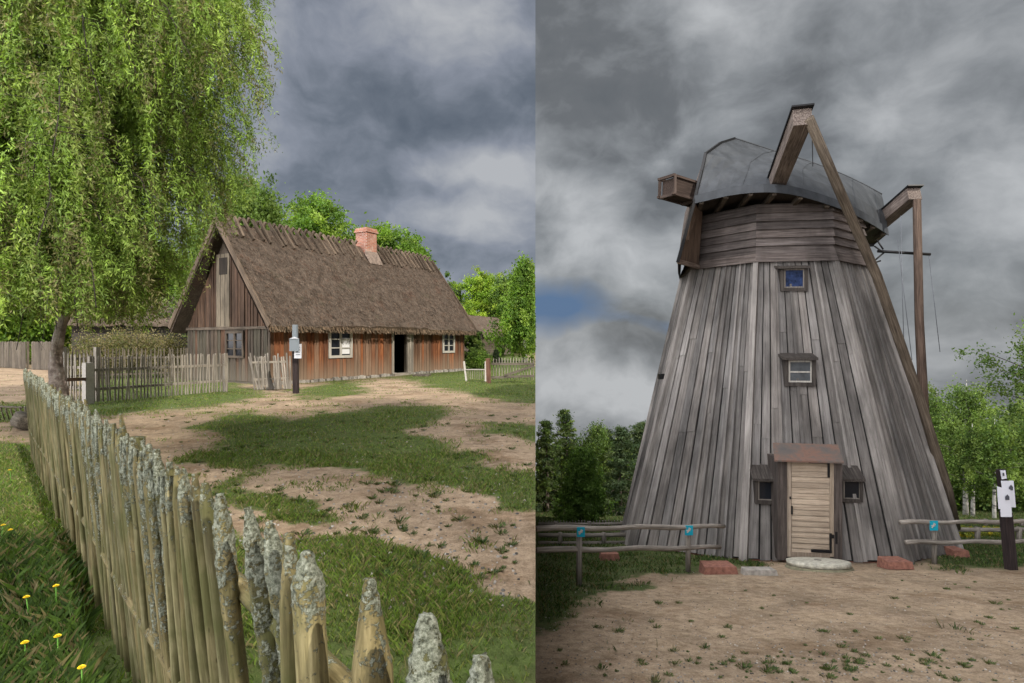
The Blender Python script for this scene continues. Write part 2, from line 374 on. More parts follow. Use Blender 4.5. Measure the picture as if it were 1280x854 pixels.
# ---------------------------------------------------------------- grass
def blades(name,n,region,side,h,w,cols,parent=None,zoff=0,thr=.5):
    pts=[]; tot=0
    while tot<n:
        m=n*3; k=RNG.random((m,2)); x,y=region(k)
        y=np.maximum(y,.2)
        ok=(x<KS*y-.02) if side=='L' else (x>KS*y+.03)
        g=mask(x,y,side)+(fbm(x*3.2,y*3.2,4,21)-.5)*1.6
        ok&=g>thr+RNG.random(m)*.5-.15
        if side=='L': ok&=~((x>-8.9)&(y>20)&((x+8.8)*(-.865)+(y-20.4)*.501>-.1))
        p=np.stack([x,y],-1)[ok]; pts.append(p); tot+=len(p)
        if len(pts)>60: break
    p=np.concatenate(pts)[:n]; n=len(p)
    if n==0: return None
    x,y=p[:,0],p[:,1]; z=(np.zeros(n) if side=='L' else -SL*y)+gnoise(x,y)
    dist=np.sqrt(x*x+y*y)
    hh=h*(.5+RNG.random(n))*(.6+.8*vnoise(x*2,y*2,31)); ww=w*(.6+.8*RNG.random(n))*np.clip(dist/5,.7,3)
    a=RNG.random(n)*6.283; d=np.stack([np.cos(a),np.sin(a),np.zeros(n)],-1)
    la=RNG.random(n)*6.283; lean=np.stack([np.cos(la),np.sin(la),np.zeros(n)],-1)*(hh*(.2+.7*RNG.random(n)))[:,None]
    base=np.stack([x,y,z-.01+zoff],-1)
    v=np.zeros((n,4,3)); up=np.array([0,0,1.])
    v[:,0]=base-d*ww[:,None]/2; v[:,1]=base+d*ww[:,None]/2
    mid=base+lean*.35+up*(hh*.6)[:,None]; tip=base+lean+up*hh[:,None]*.95
    v[:,2]=mid+d*ww[:,None]*.4; v[:,3]=tip
    c=np.array(cols)[RNG.integers(0,len(cols),n)]*(.65+.7*RNG.random((n,1)))
    return rawmesh(name,v.reshape(-1,3),n,c,MT['blade'])
GC=[(.125,.195,.036),(.15,.225,.04),(.09,.145,.03),(.19,.22,.06),(.23,.20,.10)]
GC2=[(.05,.09,.022),(.07,.12,.026),(.035,.065,.018),(.15,.13,.065)]
o=blades('grass',90000,lambda k:((-9.5+9.9*k[:,0]),.5+7.5*k[:,1]**1.25),'L',.045,.0045,GC,thr=.4)
tag(o,'short mown grass with clover beside the picket fence','grass',kind='stuff')
o=blades('grass',110000,lambda k:((KS-.97*k[:,0])*(3+26*k[:,1]**1.3),3+26*k[:,1]**1.3),'L',.04,.005,GC,thr=.35)
tag(o,'worn patches of turf across the farmyard','grass',kind='stuff')
def lf(k): y=.9+3.4*k[:,1]; return (-(.76*y+.0)-(.45*y)*k[:,0]*1.2, y)
o=blades('grass',32000,lf,'L',.12,.0042,GC2+[(.06,.11,.02)])
tag(o,'taller lush grass growing under the picket fence','grass',kind='stuff')
o=blades('grass',90000,lambda k:((KS+.95*k[:,0])*(4.2+24*k[:,1]**1.3),4.2+24*k[:,1]**1.3),'R',.055,.006,GC2,thr=.6)
tag(o,'grass around the foot of the windmill','grass',kind='stuff')
# weeds and pebbles scattered on the sand
def tufts(name,label,spots,side):
    vs=[];cs=[]
    for (x,y,s) in spots:
        z=gz(x,y); n=60
        for i in range(n):
            a=random.random()*6.28; r=random.random()*s*.5; bx=x+math.cos(a)*r; by=y+math.sin(a)*r
            h=s*(.12+.38*random.random()); l=Vector((math.cos(a),math.sin(a),0))*h*random.uniform(.3,1.3); w=.0028
            dd=Vector((-math.sin(a),math.cos(a),0))*w
            B=Vector((bx,by,z)); vs+=[B-dd,B+dd,B+l*.5+Vector((0,0,h*.6))+dd,B+l+Vector((0,0,h*.8))]
            c=random.choice(GC2+[(.10,.12,.04)]); f=random.uniform(.7,1.3); cs.append([q*f for q in c])
    o=rawmesh(name,np.array([tuple(v) for v in vs]),len(cs),np.array(cs),MT['blade']); return tag(o,label,'weeds',kind='stuff')
sp=[]
for _ in range(170):
    px=random.uniform(680,1280); py=random.uniform(722,852)
    if random.random()<.55: px=random.gauss(1010,110); py=random.gauss(832,12)
    if px<690 or py>856: continue
    Y=EYE/((py-HZ)/F-SL); sp.append(((px-640)/F*Y,Y,random.uniform(.02,.12)*random.uniform(.5,1)))
tufts('weeds','scattered weed tufts on the sand before the windmill',sp,'R')
sp=[]
for _ in range(260):
    px=random.uniform(200,665); py=random.uniform(498,730); Y=EYE*F/(py-HZ); X=(px-640)/F*Y
    if X<KS*Y-.1: sp.append((X,Y,random.uniform(.03,.13)))
tufts('weeds','small weed tufts dotted over the bare farmyard soil',sp,'L')
def pebbles(spots,label):
    b=MB()
    for x,y,s in spots:
        z=gz(x,y); n=5; q=[]; t=random.choice((.2,.4,.7,1.0,1.2))
        vs=[(x+math.cos(i*1.2566+s*90)*s*random.uniform(.7,1.2),y+math.sin(i*1.2566+s*90)*s*random.uniform(.7,1.2),z-.004) for i in range(5)]
        vs+=[(x+(v[0]-x)*.6,y+(v[1]-y)*.6,z+s*.55) for v in vs]
        b.add(vs,[(i,(i+1)%5,5+(i+1)%5,5+i) for i in range(5)]+[(5,6,7,8,9)],vs,(t,t,t),True)
    return tag(b.build('pebbles',MT['rock']),label,'pebbles',kind='stuff')
sp=[]
for _ in range(1600):
    px=random.uniform(675,1280); py=random.uniform(712,856)
    Y=EYE/((py-HZ)/F-SL); sp.append(((px-640)/F*Y,Y,random.uniform(.004,.013)))
pebbles(sp,'small pebbles on the sand before the windmill')
sp=[]
for _ in range(1500):
    px=random.uniform(140,665); py=random.uniform(495,760); Y=EYE*F/(py-HZ); X=(px-640)/F*Y
    if X<KS*Y-.1: sp.append((X,Y,random.uniform(.006,.02)))
pebbles(sp,'pebbles and chips on the farmyard soil')
# dandelions
dl=[((33,747),'dandelion in the grass, upper one of the pair nearest the left edge low down'),((70,733),'dandelion by itself just left of the fence foot in the shade'),
 ((72,796),'dandelion between two lower ones, midway to the fence foot'),((31,804),'dandelion nearest the lower left corner of the view'),((102,835),'dandelion lowest in the view, closest to the fence'),
 ((4,657),'dandelion at the very left edge of the view beside another'),((13,663),'dandelion just right of one at the left edge'),((12,588),'dandelion farthest away up the grass at the left')]
proto=None
for (px,py),lab in dl:
    h=.17; Y=(EYE-h)*F/(py-HZ); X=(px-640)/F*Y
    if proto is None:
        r=empty('dandelion',(X,Y,0),'yellow '+lab,'dandelion','dandelions in the grass'); proto=r
        b=MB(); b.tube([(X,Y,0),(X+.01,Y,.09),(X,Y,h)],.003,6,(.5,.9,.3)); b.build('stem',plain('stem_green',(.2,.3,.1)),r)
        b=MB()
        for ring,(rr,zz,n) in enumerate(((.016,.0,18),(.012,.004,14),(.006,.007,8))):
            for i in range(n):
                a=6.283*i/n+ring*.3; c,s=math.cos(a),math.sin(a); wv=.0035
                b.add([(X+c*.002-s*wv,Y+s*.002+c*wv,h+zz),(X+c*.002+s*wv,Y+s*.002-c*wv,h+zz),(X+c*rr+s*wv,Y+s*rr-c*wv,h+zz+.004),(X+c*rr-s*wv,Y+s*rr+c*wv,h+zz+.004)],[(0,1,2,3)],[(0,0,0)]*4)
        b.build('flower',MT['yellow'],r)
    else:
        r=proto.copy(); COL.objects.link(r); r.location=(X,Y,0); r['label']='yellow '+lab
        for ch in proto.children: c=ch.copy(); COL.objects.link(c); c.parent=r
        r.rotation_euler.z=random.random()*6

# ---------------------------------------------------------------- trees
def soup(cent,n_each,rad,ls,cols,flat=1.0,hang=0,aspect=.55,clip=None):
    """leaf faces spread round the twig centres; returns verts, colours"""
    m=len(cent); idx=np.repeat(np.arange(m),n_each); n=len(idx)
    off=RNG.normal(size=(n,3))*rad[idx][:,None]*.55; off[:,2]*=flat
    p=cent[idx]+off
    if clip is not None: k=clip(p); p=p[k]; idx=idx[k]; n=len(p)
    a=RNG.normal(size=(n,3)); 
    if hang: a[:,2]=-np.abs(a[:,2])-hang
    a/=np.linalg.norm(a,axis=1)[:,None]; bb=RNG.normal(size=(n,3)); b=np.cross(a,bb); b/=np.linalg.norm(b,axis=1)[:,None]
    s=ls*(.6+.8*RNG.random(n))[:,None]
    v=np.stack([p-a*s*.5,p+b*s*aspect*.5-a*s*.05,p+a*s*.5,p-b*s*aspect*.5-a*s*.05],1)
    cc=np.array(cols); ci=RNG.integers(0,len(cc),m); c=cc[ci][idx]*(.7+.6*RNG.random((m,1)))[idx]*(.75+.5*RNG.random((n,1)))
    return v.reshape(-1,3),c,n
CL=lambda p:p[:,0]<KS*p[:,1]-.05
CR=lambda p:p[:,0]>KS*p[:,1]+.05
def tree(name,label,cat,x,y,z0,h,r,kind,cols,seed,ncl=260,nl=90,ls=.12,group=None,clip=None,bark='bark',tr=None,zc=.25,lean=0):
    global RNG
    RNG=np.random.default_rng(seed); random.seed(seed)
    root=empty(name,(x,y,z0),label,cat,group)
    tr=tr or h*.018
    TH=.84 if kind=='birch' else .93
    pts=[(x+lean*t*h+math.sin(t*5+seed)*.012*h*t,y+math.cos(t*4+seed)*.01*h*t,z0-.2+t*h*TH) for t in np.linspace(0,1,9)]
    b=MB(); b.tube(pts,[tr*(1-.93*t)+.004 for t in np.linspace(0,1,9)],8); 
    cen=[];rad=[]
    def tp(t):
        i=min(int(t*8),7); f=t*8-i; a=Vector(pts[i]); return a+(Vector(pts[i+1])-a)*f
    if kind in('broad','birch'):
        nb=26 if kind=='broad' else 34
        for k in range(nb):
            t=zc+(1-zc)*(k+.5)/nb; s0=tp(min(t*.92,.98)); az=k*2.4+random.random()
            prof=math.sin(math.pi*min(1,max(.06,((t-zc)/(1-zc))**(.75 if kind=='broad' else .62))))**.6 if kind=='broad' else (1-((t-zc)/(1-zc)))**.75*.9+.12
            L=r*prof*random.uniform(.65,1.12); rise=L*random.uniform(.25,.75)
            e=s0+Vector((math.cos(az)*L,math.sin(az)*L,rise)); md=s0+(e-s0)*.5+Vector((0,0,rise*.15))
            if clip is None or clip(np.array([tuple(e)]))[0]: b.tube([s0,md,e],[tr*.3*(1-t*.6)+.006,tr*.16,.006],5,(.3,.27,.24))
            ncc=max(3,int(ncl/nb))
            for j in range(ncc):
                u=random.uniform(.25,1.08); c=s0+(e-s0)*u+Vector((random.gauss(0,1),random.gauss(0,1),random.gauss(0,.8)))*r*.17
                if kind=='birch': c.z-=random.random()**2*r*.35
                cen.append(c); rad.append(r*random.uniform(.07,.2))
        v,c,n=soup(np.array([tuple(q) for q in cen]),nl,np.array(rad),ls,cols,flat=.8 if kind=='broad' else 1.5,hang=0 if kind=='broad' else .4,clip=clip)
    else:
        nb=60 if kind=='spruce' else 30
        for k in range(nb):
            t=zc+(1-zc)*(k+.5)/nb; s0=tp(min(t,.99)); az=k*2.4
            q=(t-zc)/(1-zc)
            if kind=='spruce': L=r*(1-q)**.85*random.uniform(.7,1.1)+.05; dz=-L*random.uniform(.1,.35)
            else: L=r*(math.sin(math.pi*min(1,.2+q*.8))**.6)*random.uniform(.5,1.1); dz=L*random.uniform(-.05,.45)
            e=s0+Vector((math.cos(az)*L,math.sin(az)*L,dz))
            if clip is None or clip(np.array([tuple(e)]))[0]: b.tube([s0,s0+(e-s0)*.5,e],[.03*h/10,.02*h/10,.005],4)
            ncc=max(3,int(ncl/nb))
            for j in range(ncc):
                u=random.uniform(.2,1.03) if kind=='spruce' else random.uniform(.5,1.1)
                c=s0+(e-s0)*u+Vector((random.gauss(0,1),random.gauss(0,1),random.gauss(0,.5)))*r*.07; cen.append(c); rad.append(r*random.uniform(.06,.15))
        v,c,n=soup(np.array([tuple(q) for q in cen]),nl,np.array(rad),ls,cols,flat=.55,aspect=.3,clip=clip)
    b.build('trunk',MT[bark],root); rawmesh('crown',v,n,c,MT['leaf'],root)
    return root

BR=[(.13,.24,.035),(.17,.29,.04),(.10,.185,.03),(.22,.32,.055)]
YG=[(.24,.36,.04),(.30,.40,.05),(.17,.28,.035)]
WB=[(.14,.22,.05),(.18,.26,.06),(.10,.17,.04)]
OV=[(.10,.17,.035),(.13,.20,.045),(.07,.12,.03),(.16,.22,.055)]
DK=[(.035,.055,.022),(.05,.075,.03),(.03,.045,.02)]
def tz(px,ytop,Y): return EYE+(HZ-ytop)/F*Y, (px-640)/F*Y
def T(name,label,cat,px,ytop,Y,r,kind,cols,seed,side='L',**kw):
    top,X=tz(px,ytop,Y); z0=0 if side=='L' else -SL*Y
    return tree(name,label,cat,X,Y,z0,top-z0,r,kind,cols,seed,clip=CL if side=='L' else CR,**kw)
# behind the cottage
G1='bright trees behind the cottage'
T('linden_tree','bright green leafy tree behind the thatched roof left of the chimney','tree',395,232,42,3.8,'broad',BR,11,group=G1,ncl=520,nl=80,ls=.24,zc=.2)
T('linden_tree','bright green tree behind the roof just right of the brick chimney','tree',478,270,44,3.6,'broad',BR,12,group=G1,ncl=480,nl=75,ls=.24,zc=.2)
T('linden_tree','small bright green tree behind the right end of the cottage ridge','tree',512,284,48,2.6,'broad',BR,13,group=G1,ncl=380,nl=70,ls=.24,zc=.2)
T('birch_tree','weeping pale green birch rising behind the cottage gable','tree',318,168,30,3.0,'birch',WB,14,bark='birch',ncl=560,nl=70,ls=.17,zc=.25)
T('birch_tree','pale green birch between the hanging larch and the cottage roof','tree',275,215,33,3.2,'birch',WB,15,bark='birch',ncl=500,nl=65,ls=.17,zc=.2)
# right of the cottage
G2='trees beyond the small barn'
T('maple_tree','sunlit yellow-green tree beyond the right end of the cottage','tree',605,336,68,3.9,'broad',YG,21,group=G2,ncl=420,nl=75,ls=.25,zc=.15)
T('maple_tree','low yellow-green tree behind the small thatched barn','tree',634,362,72,3.2,'broad',YG,22,group=G2,ncl=300,nl=70,ls=.28,zc=.15)
T('birch_tree','tall slim green tree cut by the right edge of the farmyard','tree',656,298,44,2.4,'birch',BR,23,group=G2,bark='birch',ncl=460,nl=60,ls=.22,zc=.15)
T('birch_tree','grey-green distant tree peeping past the cottage roof end','tree',566,340,70,2.6,'birch',[(.12,.17,.08),(.15,.2,.1)],24,group=G2,ncl=300,nl=60,ls=.3,zc=.15)
T('birch_tree','slender pale tree between the yellow tree and the tall one','tree',630,325,66,2.6,'birch',WB,25,group=G2,ncl=340,nl=60,ls=.28,zc=.15)
T('alder_tree','dark bare-stemmed bushy tree against the right end wall of the cottage','tree',592,404,33,.75,'broad',OV,26,ncl=200,nl=70,ls=.12,zc=.1)
T('juniper_shrub','small dark juniper on the slope before the small barn','shrub',620,432,40,.6,'spruce',DK,27,ncl=160,nl=60,ls=.1,zc=.02)
# left, far behind the larch
G3='trees behind the dark barn'
for i,(px,yt,Y,r,cl,lab) in enumerate([(20,330,40,5,BR,'green tree beyond the left fence at the left edge'),(85,318,46,5,YG,'yellow-green tree behind the larch trunk'),(150,345,42,3.4,YG,'yellow-green tree directly above the dark barn roof'),(205,300,50,4.2,BR,'green tree between the barn and the cottage gable'),(-50,300,45,6,BR,'green tree cut off by the left edge behind the larch')]):
    T('linden_tree',lab,'tree',px,yt,Y,r,'broad',cl,31+i,group=G3,ncl=460,nl=70,ls=.27,zc=.05)
# far wood as one mass
def wood_mass(name,label,x0,x1,y0,y1,h0,h1,n,cols,side,seed,ls=.4):
    global RNG
    RNG=np.random.default_rng(seed); x=x0+(x1-x0)*RNG.random(n); y=y0+(y1-y0)*RNG.random(n)
    hh=(h0+(h1-h0)*fbm(x*.18,y*.02+seed,3,seed)); z=hh*RNG.random(n)**.8; zb=0 if side=='L' else -SL*y
    c=np.stack([x,y,z+zb],-1); v,cc,m=soup(c,26,np.full(n,1.0),ls,cols,clip=CL if side=='L' else CR)
    return tag(rawmesh(name,v,m,cc,MT['leaf']),label,'wood',kind='stuff')
wood_mass('far_wood','far wood closing the view behind the farmyard',-95,4,75,85,3,8,3000,OV+BR,'L',41,.55)

def bush(name,label,px,ytop,Y,wpx,cols,seed,side='L',group=None,n=160,nl=60,ls=.07,stems=True):
    global RNG
    RNG=np.random.default_rng(seed); random.seed(seed)
    top,X=tz(px,ytop,Y); z0=0 if side=='L' else -SL*Y; h=top-z0; w=wpx/F*Y/2
    r=empty(name,(X,Y,z0),label,'shrub',group); b=MB()
    for i in range(22):
        a=random.random()*6.28; q=random.random(); b.tube([(X,Y,z0),(X+math.cos(a)*w*q*.6,Y+math.sin(a)*w*q*.5,z0+h*.5),(X+math.cos(a)*w*q,Y+math.sin(a)*w*q*.7,z0+h*random.uniform(.8,1.02))],[.012,.008,.003],4)
    b.build('stems',MT['barkdark'],r)
    u=RNG.random((n,3)); a=u[:,0]*6.283; q=u[:,1]**.5
    zz=h*(.12+.82*u[:,2]*np.sqrt(np.maximum(1-q*q*.75,0)))
    c=np.stack([X+np.cos(a)*w*q,Y+np.sin(a)*w*q*.8,z0+zz],-1)
    v,cc,m=soup(c,nl,np.full(n,.16*max(w,h)),ls,cols,clip=CL if side=='L' else CR)
    rawmesh('foliage',v,m,cc,MT['leaf'],r); return r
DRY=[(.22,.18,.09),(.17,.16,.07),(.26,.22,.13),(.12,.14,.05)]
bush('dry_shrub','tangled tan shrub in front of the dark barn, left one of three',118,414,24,60,DRY,51,group='tan shrubs before the dark barn')
bush('dry_shrub','tangled tan shrub in front of the dark barn, middle one of three',162,408,24.5,62,DRY,52,group='tan shrubs before the dark barn')
bush('dry_shrub','tangled tan shrub beside the cottage gable, right one of three',208,410,25,58,DRY,53,group='tan shrubs before the dark barn')
bush('green_shrub','leafy shrub hugging the right corner of the cottage',600,436,31.5,26,OV+BR,54,ls=.08)

# ---------------------------------------------------------------- the weeping larch
def larch():
    global RNG
    RNG=np.random.default_rng(99); random.seed(99)
    x,y=-7.75,9.6; root=empty('weeping_larch',(x,y,0),'huge weeping larch with drooping green branches above the fence corner','tree')
    path=[(x-.05,y,-.1),(x-.02,y,.8),(x-.08,y,1.4),(x+.04,y,1.9),(x+.25,y,2.6),(x+.2,y+.1,4),(x+.1,y+.1,7),(x,y+.1,11)]
    rr=[.16,.12,.085,.075,.08,.08,.06,.03]
    b=MB(); pts=[];rad=[]
    for i in range(len(path)-1):
        for t in np.linspace(0,1,7)[:-1]:
            pts.append(Vector(path[i]).lerp(Vector(path[i+1]),t)); rad.append(rr[i]*(1-t)+rr[i+1]*t)
    b.tube(pts,rad,14,disp=lambda i,a,r:r*(1+.16*math.sin(a*3+i*.7)+.1*random.uniform(-1,1)))
    b.build('trunk',MT['barkpale'],root)
    lb=MB(); V=[];C=[];n=0
    cols=np.array([(.20,.31,.06),(.25,.38,.07),(.16,.245,.05),(.30,.42,.085),(.22,.28,.075),(.21,.20,.09)])
    strands=[]
    for k in range(240):
        z0=2.2+8.5*(k+.5)/240; az=k*2.39996+random.uniform(-.4,.4)
        zf=(z0-2.5)/8.2
        L=(4.25-1.5*max(0,zf-.75)/.25)*random.uniform(.5,1.08)
        if math.sin(az*2+zf*9)>.9 and random.random()<.5: continue
        if z0<3.6: L*=.8
        d=Vector((math.cos(az),math.sin(az)*.85,0)); s=Vector((x+.15,y,z0)); pl=[s]
        for j in range(1,7):
            t=j/6; pl.append(s+d*L*t+Vector((random.gauss(0,.05),random.gauss(0,.05),.20*L*math.sin(t*2.6)-.36*L*t*t*t+random.gauss(0,.06))))
        xl=lambda z:-4.15 if z>5.1 else -4.15-(5.1-z)*.68
        kl=[q for q in range(7) if pl[q].x<xl(pl[q].z)-.25-.44*(pl[q].y-9.6)]; kl=max(kl)+1 if kl else 0
        if kl>=2: lb.tube(pl[:kl],[.024*(1-zf*.6)*(1-j/(kl+.5))+.003 for j in range(kl)],5)
        for j in range(56):
            t=random.uniform(.08,1.0); i=min(int(t*6),5); p=pl[i].lerp(pl[i+1],t*6-i)
            sd=Vector((-d.y,d.x,0))*random.gauss(0,.38)*(.4+t)
            p=p+sd; ln=random.choice((.3,.5,.7,.9,1.2))*random.uniform(.7,1.2)*(.6+.5*t)
            zl=p.z-ln; xm=(-4.3 if zl>5.1 else -4.3-(5.1-zl)*.68)-.44*(p.y-9.6)
            if p.x>xm: ln*=.35
            if p.x>xm+.1 and (p.z<5.1 or random.random()<.7): continue
            if p.x<-5.0 or p.z<5: pass
            elif random.random()<.5: strands.append((p+Vector((random.gauss(-.2,.2),random.gauss(0,.3),random.gauss(0,.3))),ln*.8,d))
            strands.append((p,ln,d))
            if random.random()<.25 and p.x<xl(p.z)-.3: lb.tube([p-sd,p],[.006,.004],3)
    for p,ln,d in strands:
        m=int(ln*105); t=np.linspace(0,1,m)+RNG.normal(size=m)*.01
        sway=np.array([random.gauss(0,.16),random.gauss(0,.16)])+np.array([d.x,d.y])*random.uniform(-.1,.15)
        px_=p.x+d.x*.15*np.sin(t*1.6)+sway[0]*t; py_=p.y+d.y*.15*np.sin(t*1.6)+sway[1]*t; pz=p.z-ln*t+.08*np.sin(t*3)
        c=np.stack([px_,py_,pz],-1); 
        if random.random()<.22 and c[0,0]<-.46*c[0,1]-.1 and c[-1,0]<-.46*c[-1,1]-.1: lb.tube([tuple(c[0]),tuple(c[m//2]),tuple(c[-1])],[.004,.003,.002],3)
        a=RNG.normal(size=(m,3)); a[:,2]-=1.0; a/=np.linalg.norm(a,axis=1)[:,None]
        bb=np.cross(a,RNG.normal(size=(m,3))); bb/=np.linalg.norm(bb,axis=1)[:,None]
        s=(.05+.05*RNG.random(m))[:,None]; c=c+RNG.normal(size=(m,3))*.032
        V.append(np.stack([c,c+a*s*.5+bb*s*.12,c+a*s,c+a*s*.5-bb*s*.12],1)); cc=cols[RNG.integers(0,6)]*random.uniform(.65,1.35)
        C.append(np.tile(cc,(m,1))*(.75+.5*RNG.random((m,1))))
    V=np.concatenate(V); C=np.concatenate(C)
    k=(V[:,0,2]>1.7+.5*vnoise(V[:,0,0]*2,V[:,0,1]*2,5)); V=V[k]; C=C[k]
    k=V[:,0,0]<-.425*V[:,0,1]-.4+.75*vnoise(V[:,0,2]*1.3,V[:,0,1]*.8,9); V=V[k]; C=C[k]

    lb.build('branches',MT['barkdark'],root); rawmesh('crown',V.reshape(-1,3),len(C),C,MT['needle'],root)
larch()

# ---------------------------------------------------------------- lichen covered picket fence in the foreground
random.seed(5); RNG=np.random.default_rng(5)
FD=Vector((-.69,.724,0)); F0=Vector((-.38,1.06,0)); FN=Vector((.724,.69,0))
r=empty('picket_fence',(-.38,1.06,0),'lichen crusted picket fence of round stakes running away from the viewer','fence')
def sfrom(px): k=(px-640)/F; return (-.38-1.06*k)/(.69+.724*k)
near=[(600,823,.030),(537,769,.043),(463,725,.034),(388,688,.031),(357,668,.025),(333,652,.023),(309,634,.023),(278,617,.022),(257,603,.021),(243,592,.018),(230,586,.02)]
st=[(sfrom(a),b_,c) for a,b_,c in near]; s=st[-1][0]
while s<9.2:
    s+=random.uniform(.046,.068); st.append((s,None,random.uniform(.0155,.021)))
def picket(s,py,rad,i):
    p=F0+FD*s; Y=p.y
    h=EYE-(py-HZ)/F*Y if py else 1.2+random.gauss(0,.025)
    lx=(.15 if s<.5 else .10)*(.3 if s<.18 else 1)+random.gauss(0,.009); ly=random.gauss(0,.009); near_=s<2.2; nr=70 if near_ else 26; ns=18 if near_ else 10
    tipL=random.uniform(.06,.15) if i!=1 else .15; tb=random.uniform(.12,.38)
    ph=random.random()*9; lichtop=h-random.choice((.08,.12,.2,.3,.45,.7))*random.uniform(.8,1.2) if s<4 else h-random.uniform(.08,.25)
    b=MB(); pts=[];rd=[];zz=[]
    for k in range(nr):
        t=k/(nr-1); t=1-(1-t)**1.35; z=-.05+(h+.05)*t; zz.append(z)
        q=(h-z)/tipL; r0=rad*(1.12-.18*z/h); r1=r0*min(1,tb+(1-tb)*q**.9) if q<1 else r0
        pts.append((p.x+lx*(h-z)+math.sin(z*3+ph)*.006,p.y+ly*(h-z)+math.cos(z*2.5+ph)*.006,z)); rd.append(r1)
    def disp(k,a,r_):
        fl=1-.13*max(0,math.cos(a-ph))**4+.05*math.sin(3*a+ph)
        li=max(0,min(1,(zz[k]-lichtop)/.18)); return r_*fl+li*random.uniform(-.002,.006)*(1 if near_ else .7)
    b.tube(pts,rd,ns,(1,1,1),disp=disp)
    tv=random.uniform(.75,1.2); hue=random.uniform(-.06,.06)
    b.t=[]
    for k in range(nr):
        a=max(-.2,min(.5,(zz[k]-lichtop)/.2*.4+.2))+(.15 if (h-zz[k])<.15 else 0)
        b.t+=[(tv*(1+hue),tv,tv*(1-hue),a)]*ns
    if i<97: b.build('picket',MT['picket'],r)
    else:
        k0=len(FAR.v); FAR.v+=b.v; FAR.g+=b.g; FAR.t+=b.t; FAR.f+=[tuple(q+k0 for q in f) for f in b.f]; FAR.s+=b.s
FAR=MB()
for i,(s,py,rad) in enumerate(st): picket(s,py,rad,i)
if FAR.v: tag(FAR.build('far_pickets',MT['picket'],r),kind='stuff')
for z in (.42,.93):
    b=MB(); a=F0+FD*(-.30)+FN*.055; e=F0+FD*9.0+FN*.055
    b.tube([a.lerp(e,t)+Vector((0,0,z+.01*math.sin(t*20))) for t in np.linspace(0,1,30)],.026,8,(.9,.85,.8,.3)); b.build('rail',MT['picket'],r)
for s in (2.45,4.9,7.4):
    b=MB(); p=F0+FD*s+FN*.13; b.tube([p,p+Vector((0,0,.6)),p+Vector((.01,0,1.1))],[.055,.05,.045],10,(.8,.8,.8,.4)); b.build('post',MT['picket'],r)

# ---------------------------------------------------------------- helper for straight picket fences
def pfence(name,label,A,B,h,n,post,rails,mat,group=None,w=.035,thick=.02,posts=(0,1),pm=None,ph=None,jit=.03,rw=.07):
    A=Vector(A);B=Vector(B); d=(B-A); d.z=0; L=d.length; d.normalize(); nn=Vector((-d.y,d.x,0)); 
    if nn.dot(A)>0: nn=-nn          # towards the camera
    r=empty(name,A,label,'fence',group)
    for i in range(n):
        t=(i+.5)/n; p=A.lerp(B,t)+nn*.035; hh=h+random.gauss(0,jit*.6); q=p+d*random.gauss(0,jit*.4)
        b=MB(); tv=random.uniform(.75,1.2); u=d; ln=random.gauss(0,jit)
        top=q+d*ln+Vector((0,0,hh)); b.bar(q+Vector((0,0,.03)),top,thick,w,up=u,tint=(tv,tv,tv))
        b.bar(top,top+Vector((0,0,.05)),thick,w,up=u,tint=(tv,tv,tv),h2=.008); b.build('picket',mat,r)
    for z in rails:
        b=MB(); b.bar(A+Vector((0,0,z)),B+Vector((0,0,z)),.04,rw,tint=(1,1,1)); b.build('rail',mat,r)
    for t in posts:
        p=A.lerp(B,t)-nn*.05; b=MB(); b.bar(p-Vector((0,0,.05)),p+Vector((0,0,ph or h+.05)),post,post,up=d); b.build('post',pm or mat,r)
    return r
pfence('picket_fence','weathered grey picket fence between the white post and the cottage gable',(-10.85,14.45,0),(-9.07,17.8,0),1.17,40,.09,(.36,.86),MT['fence'])
pfence('picket_fence','second older picket fence standing behind the grey one before the tan shrubs',(-15.6,19.3,0),(-12.7,21.9,0),1.3,38,.09,(.4,1.0),MT['fencedark'])
pfence('picket_fence','short run of picket fence beside the larch trunk',(-12.3,15.3,0),(-11.1,14.9,0),1.22,11,.11,(.35,.9),MT['fence'],ph=1.45)
b=MB(); b.bar((-10.75,14.2,-.05),(-10.75,14.2,1.06),.19,.19,up=(.47,.88,0))
tag(b.build('fence_post',MT['white']),'square pale painted post at the left end of the grey fence','post')
b=MB(); b.bar(P(72,475,11.6),P(106,474,14.1),.06,.08); tag(b.build('loose_rail',MT['postred']),'reddish rail slung from the picket fence corner to the pale post','rail')
for (px,y0,y1,Y,lab) in ((80,458,478,11.5,'short pale stake beside the larch trunk, left one'),):
    b=MB(); b.bar(P(px,505,Y),P(px,440,Y),.07,.07); tag(b.build('stake',MT['white']),lab,'post')
pfence('board_fence','far grey board fence across the track at the left edge',(-27.4,32,0),(-24.9,30.5,0),1.55,20,.1,(.4,1.2),MT['fencedark'],w=.14)
pfence('board_fence','distant dark fence running out of view at the left',(-34,36,0),(-27.9,32.2,0),1.55,34,.1,(.4,1.2),MT['fencedark'],w=.17)
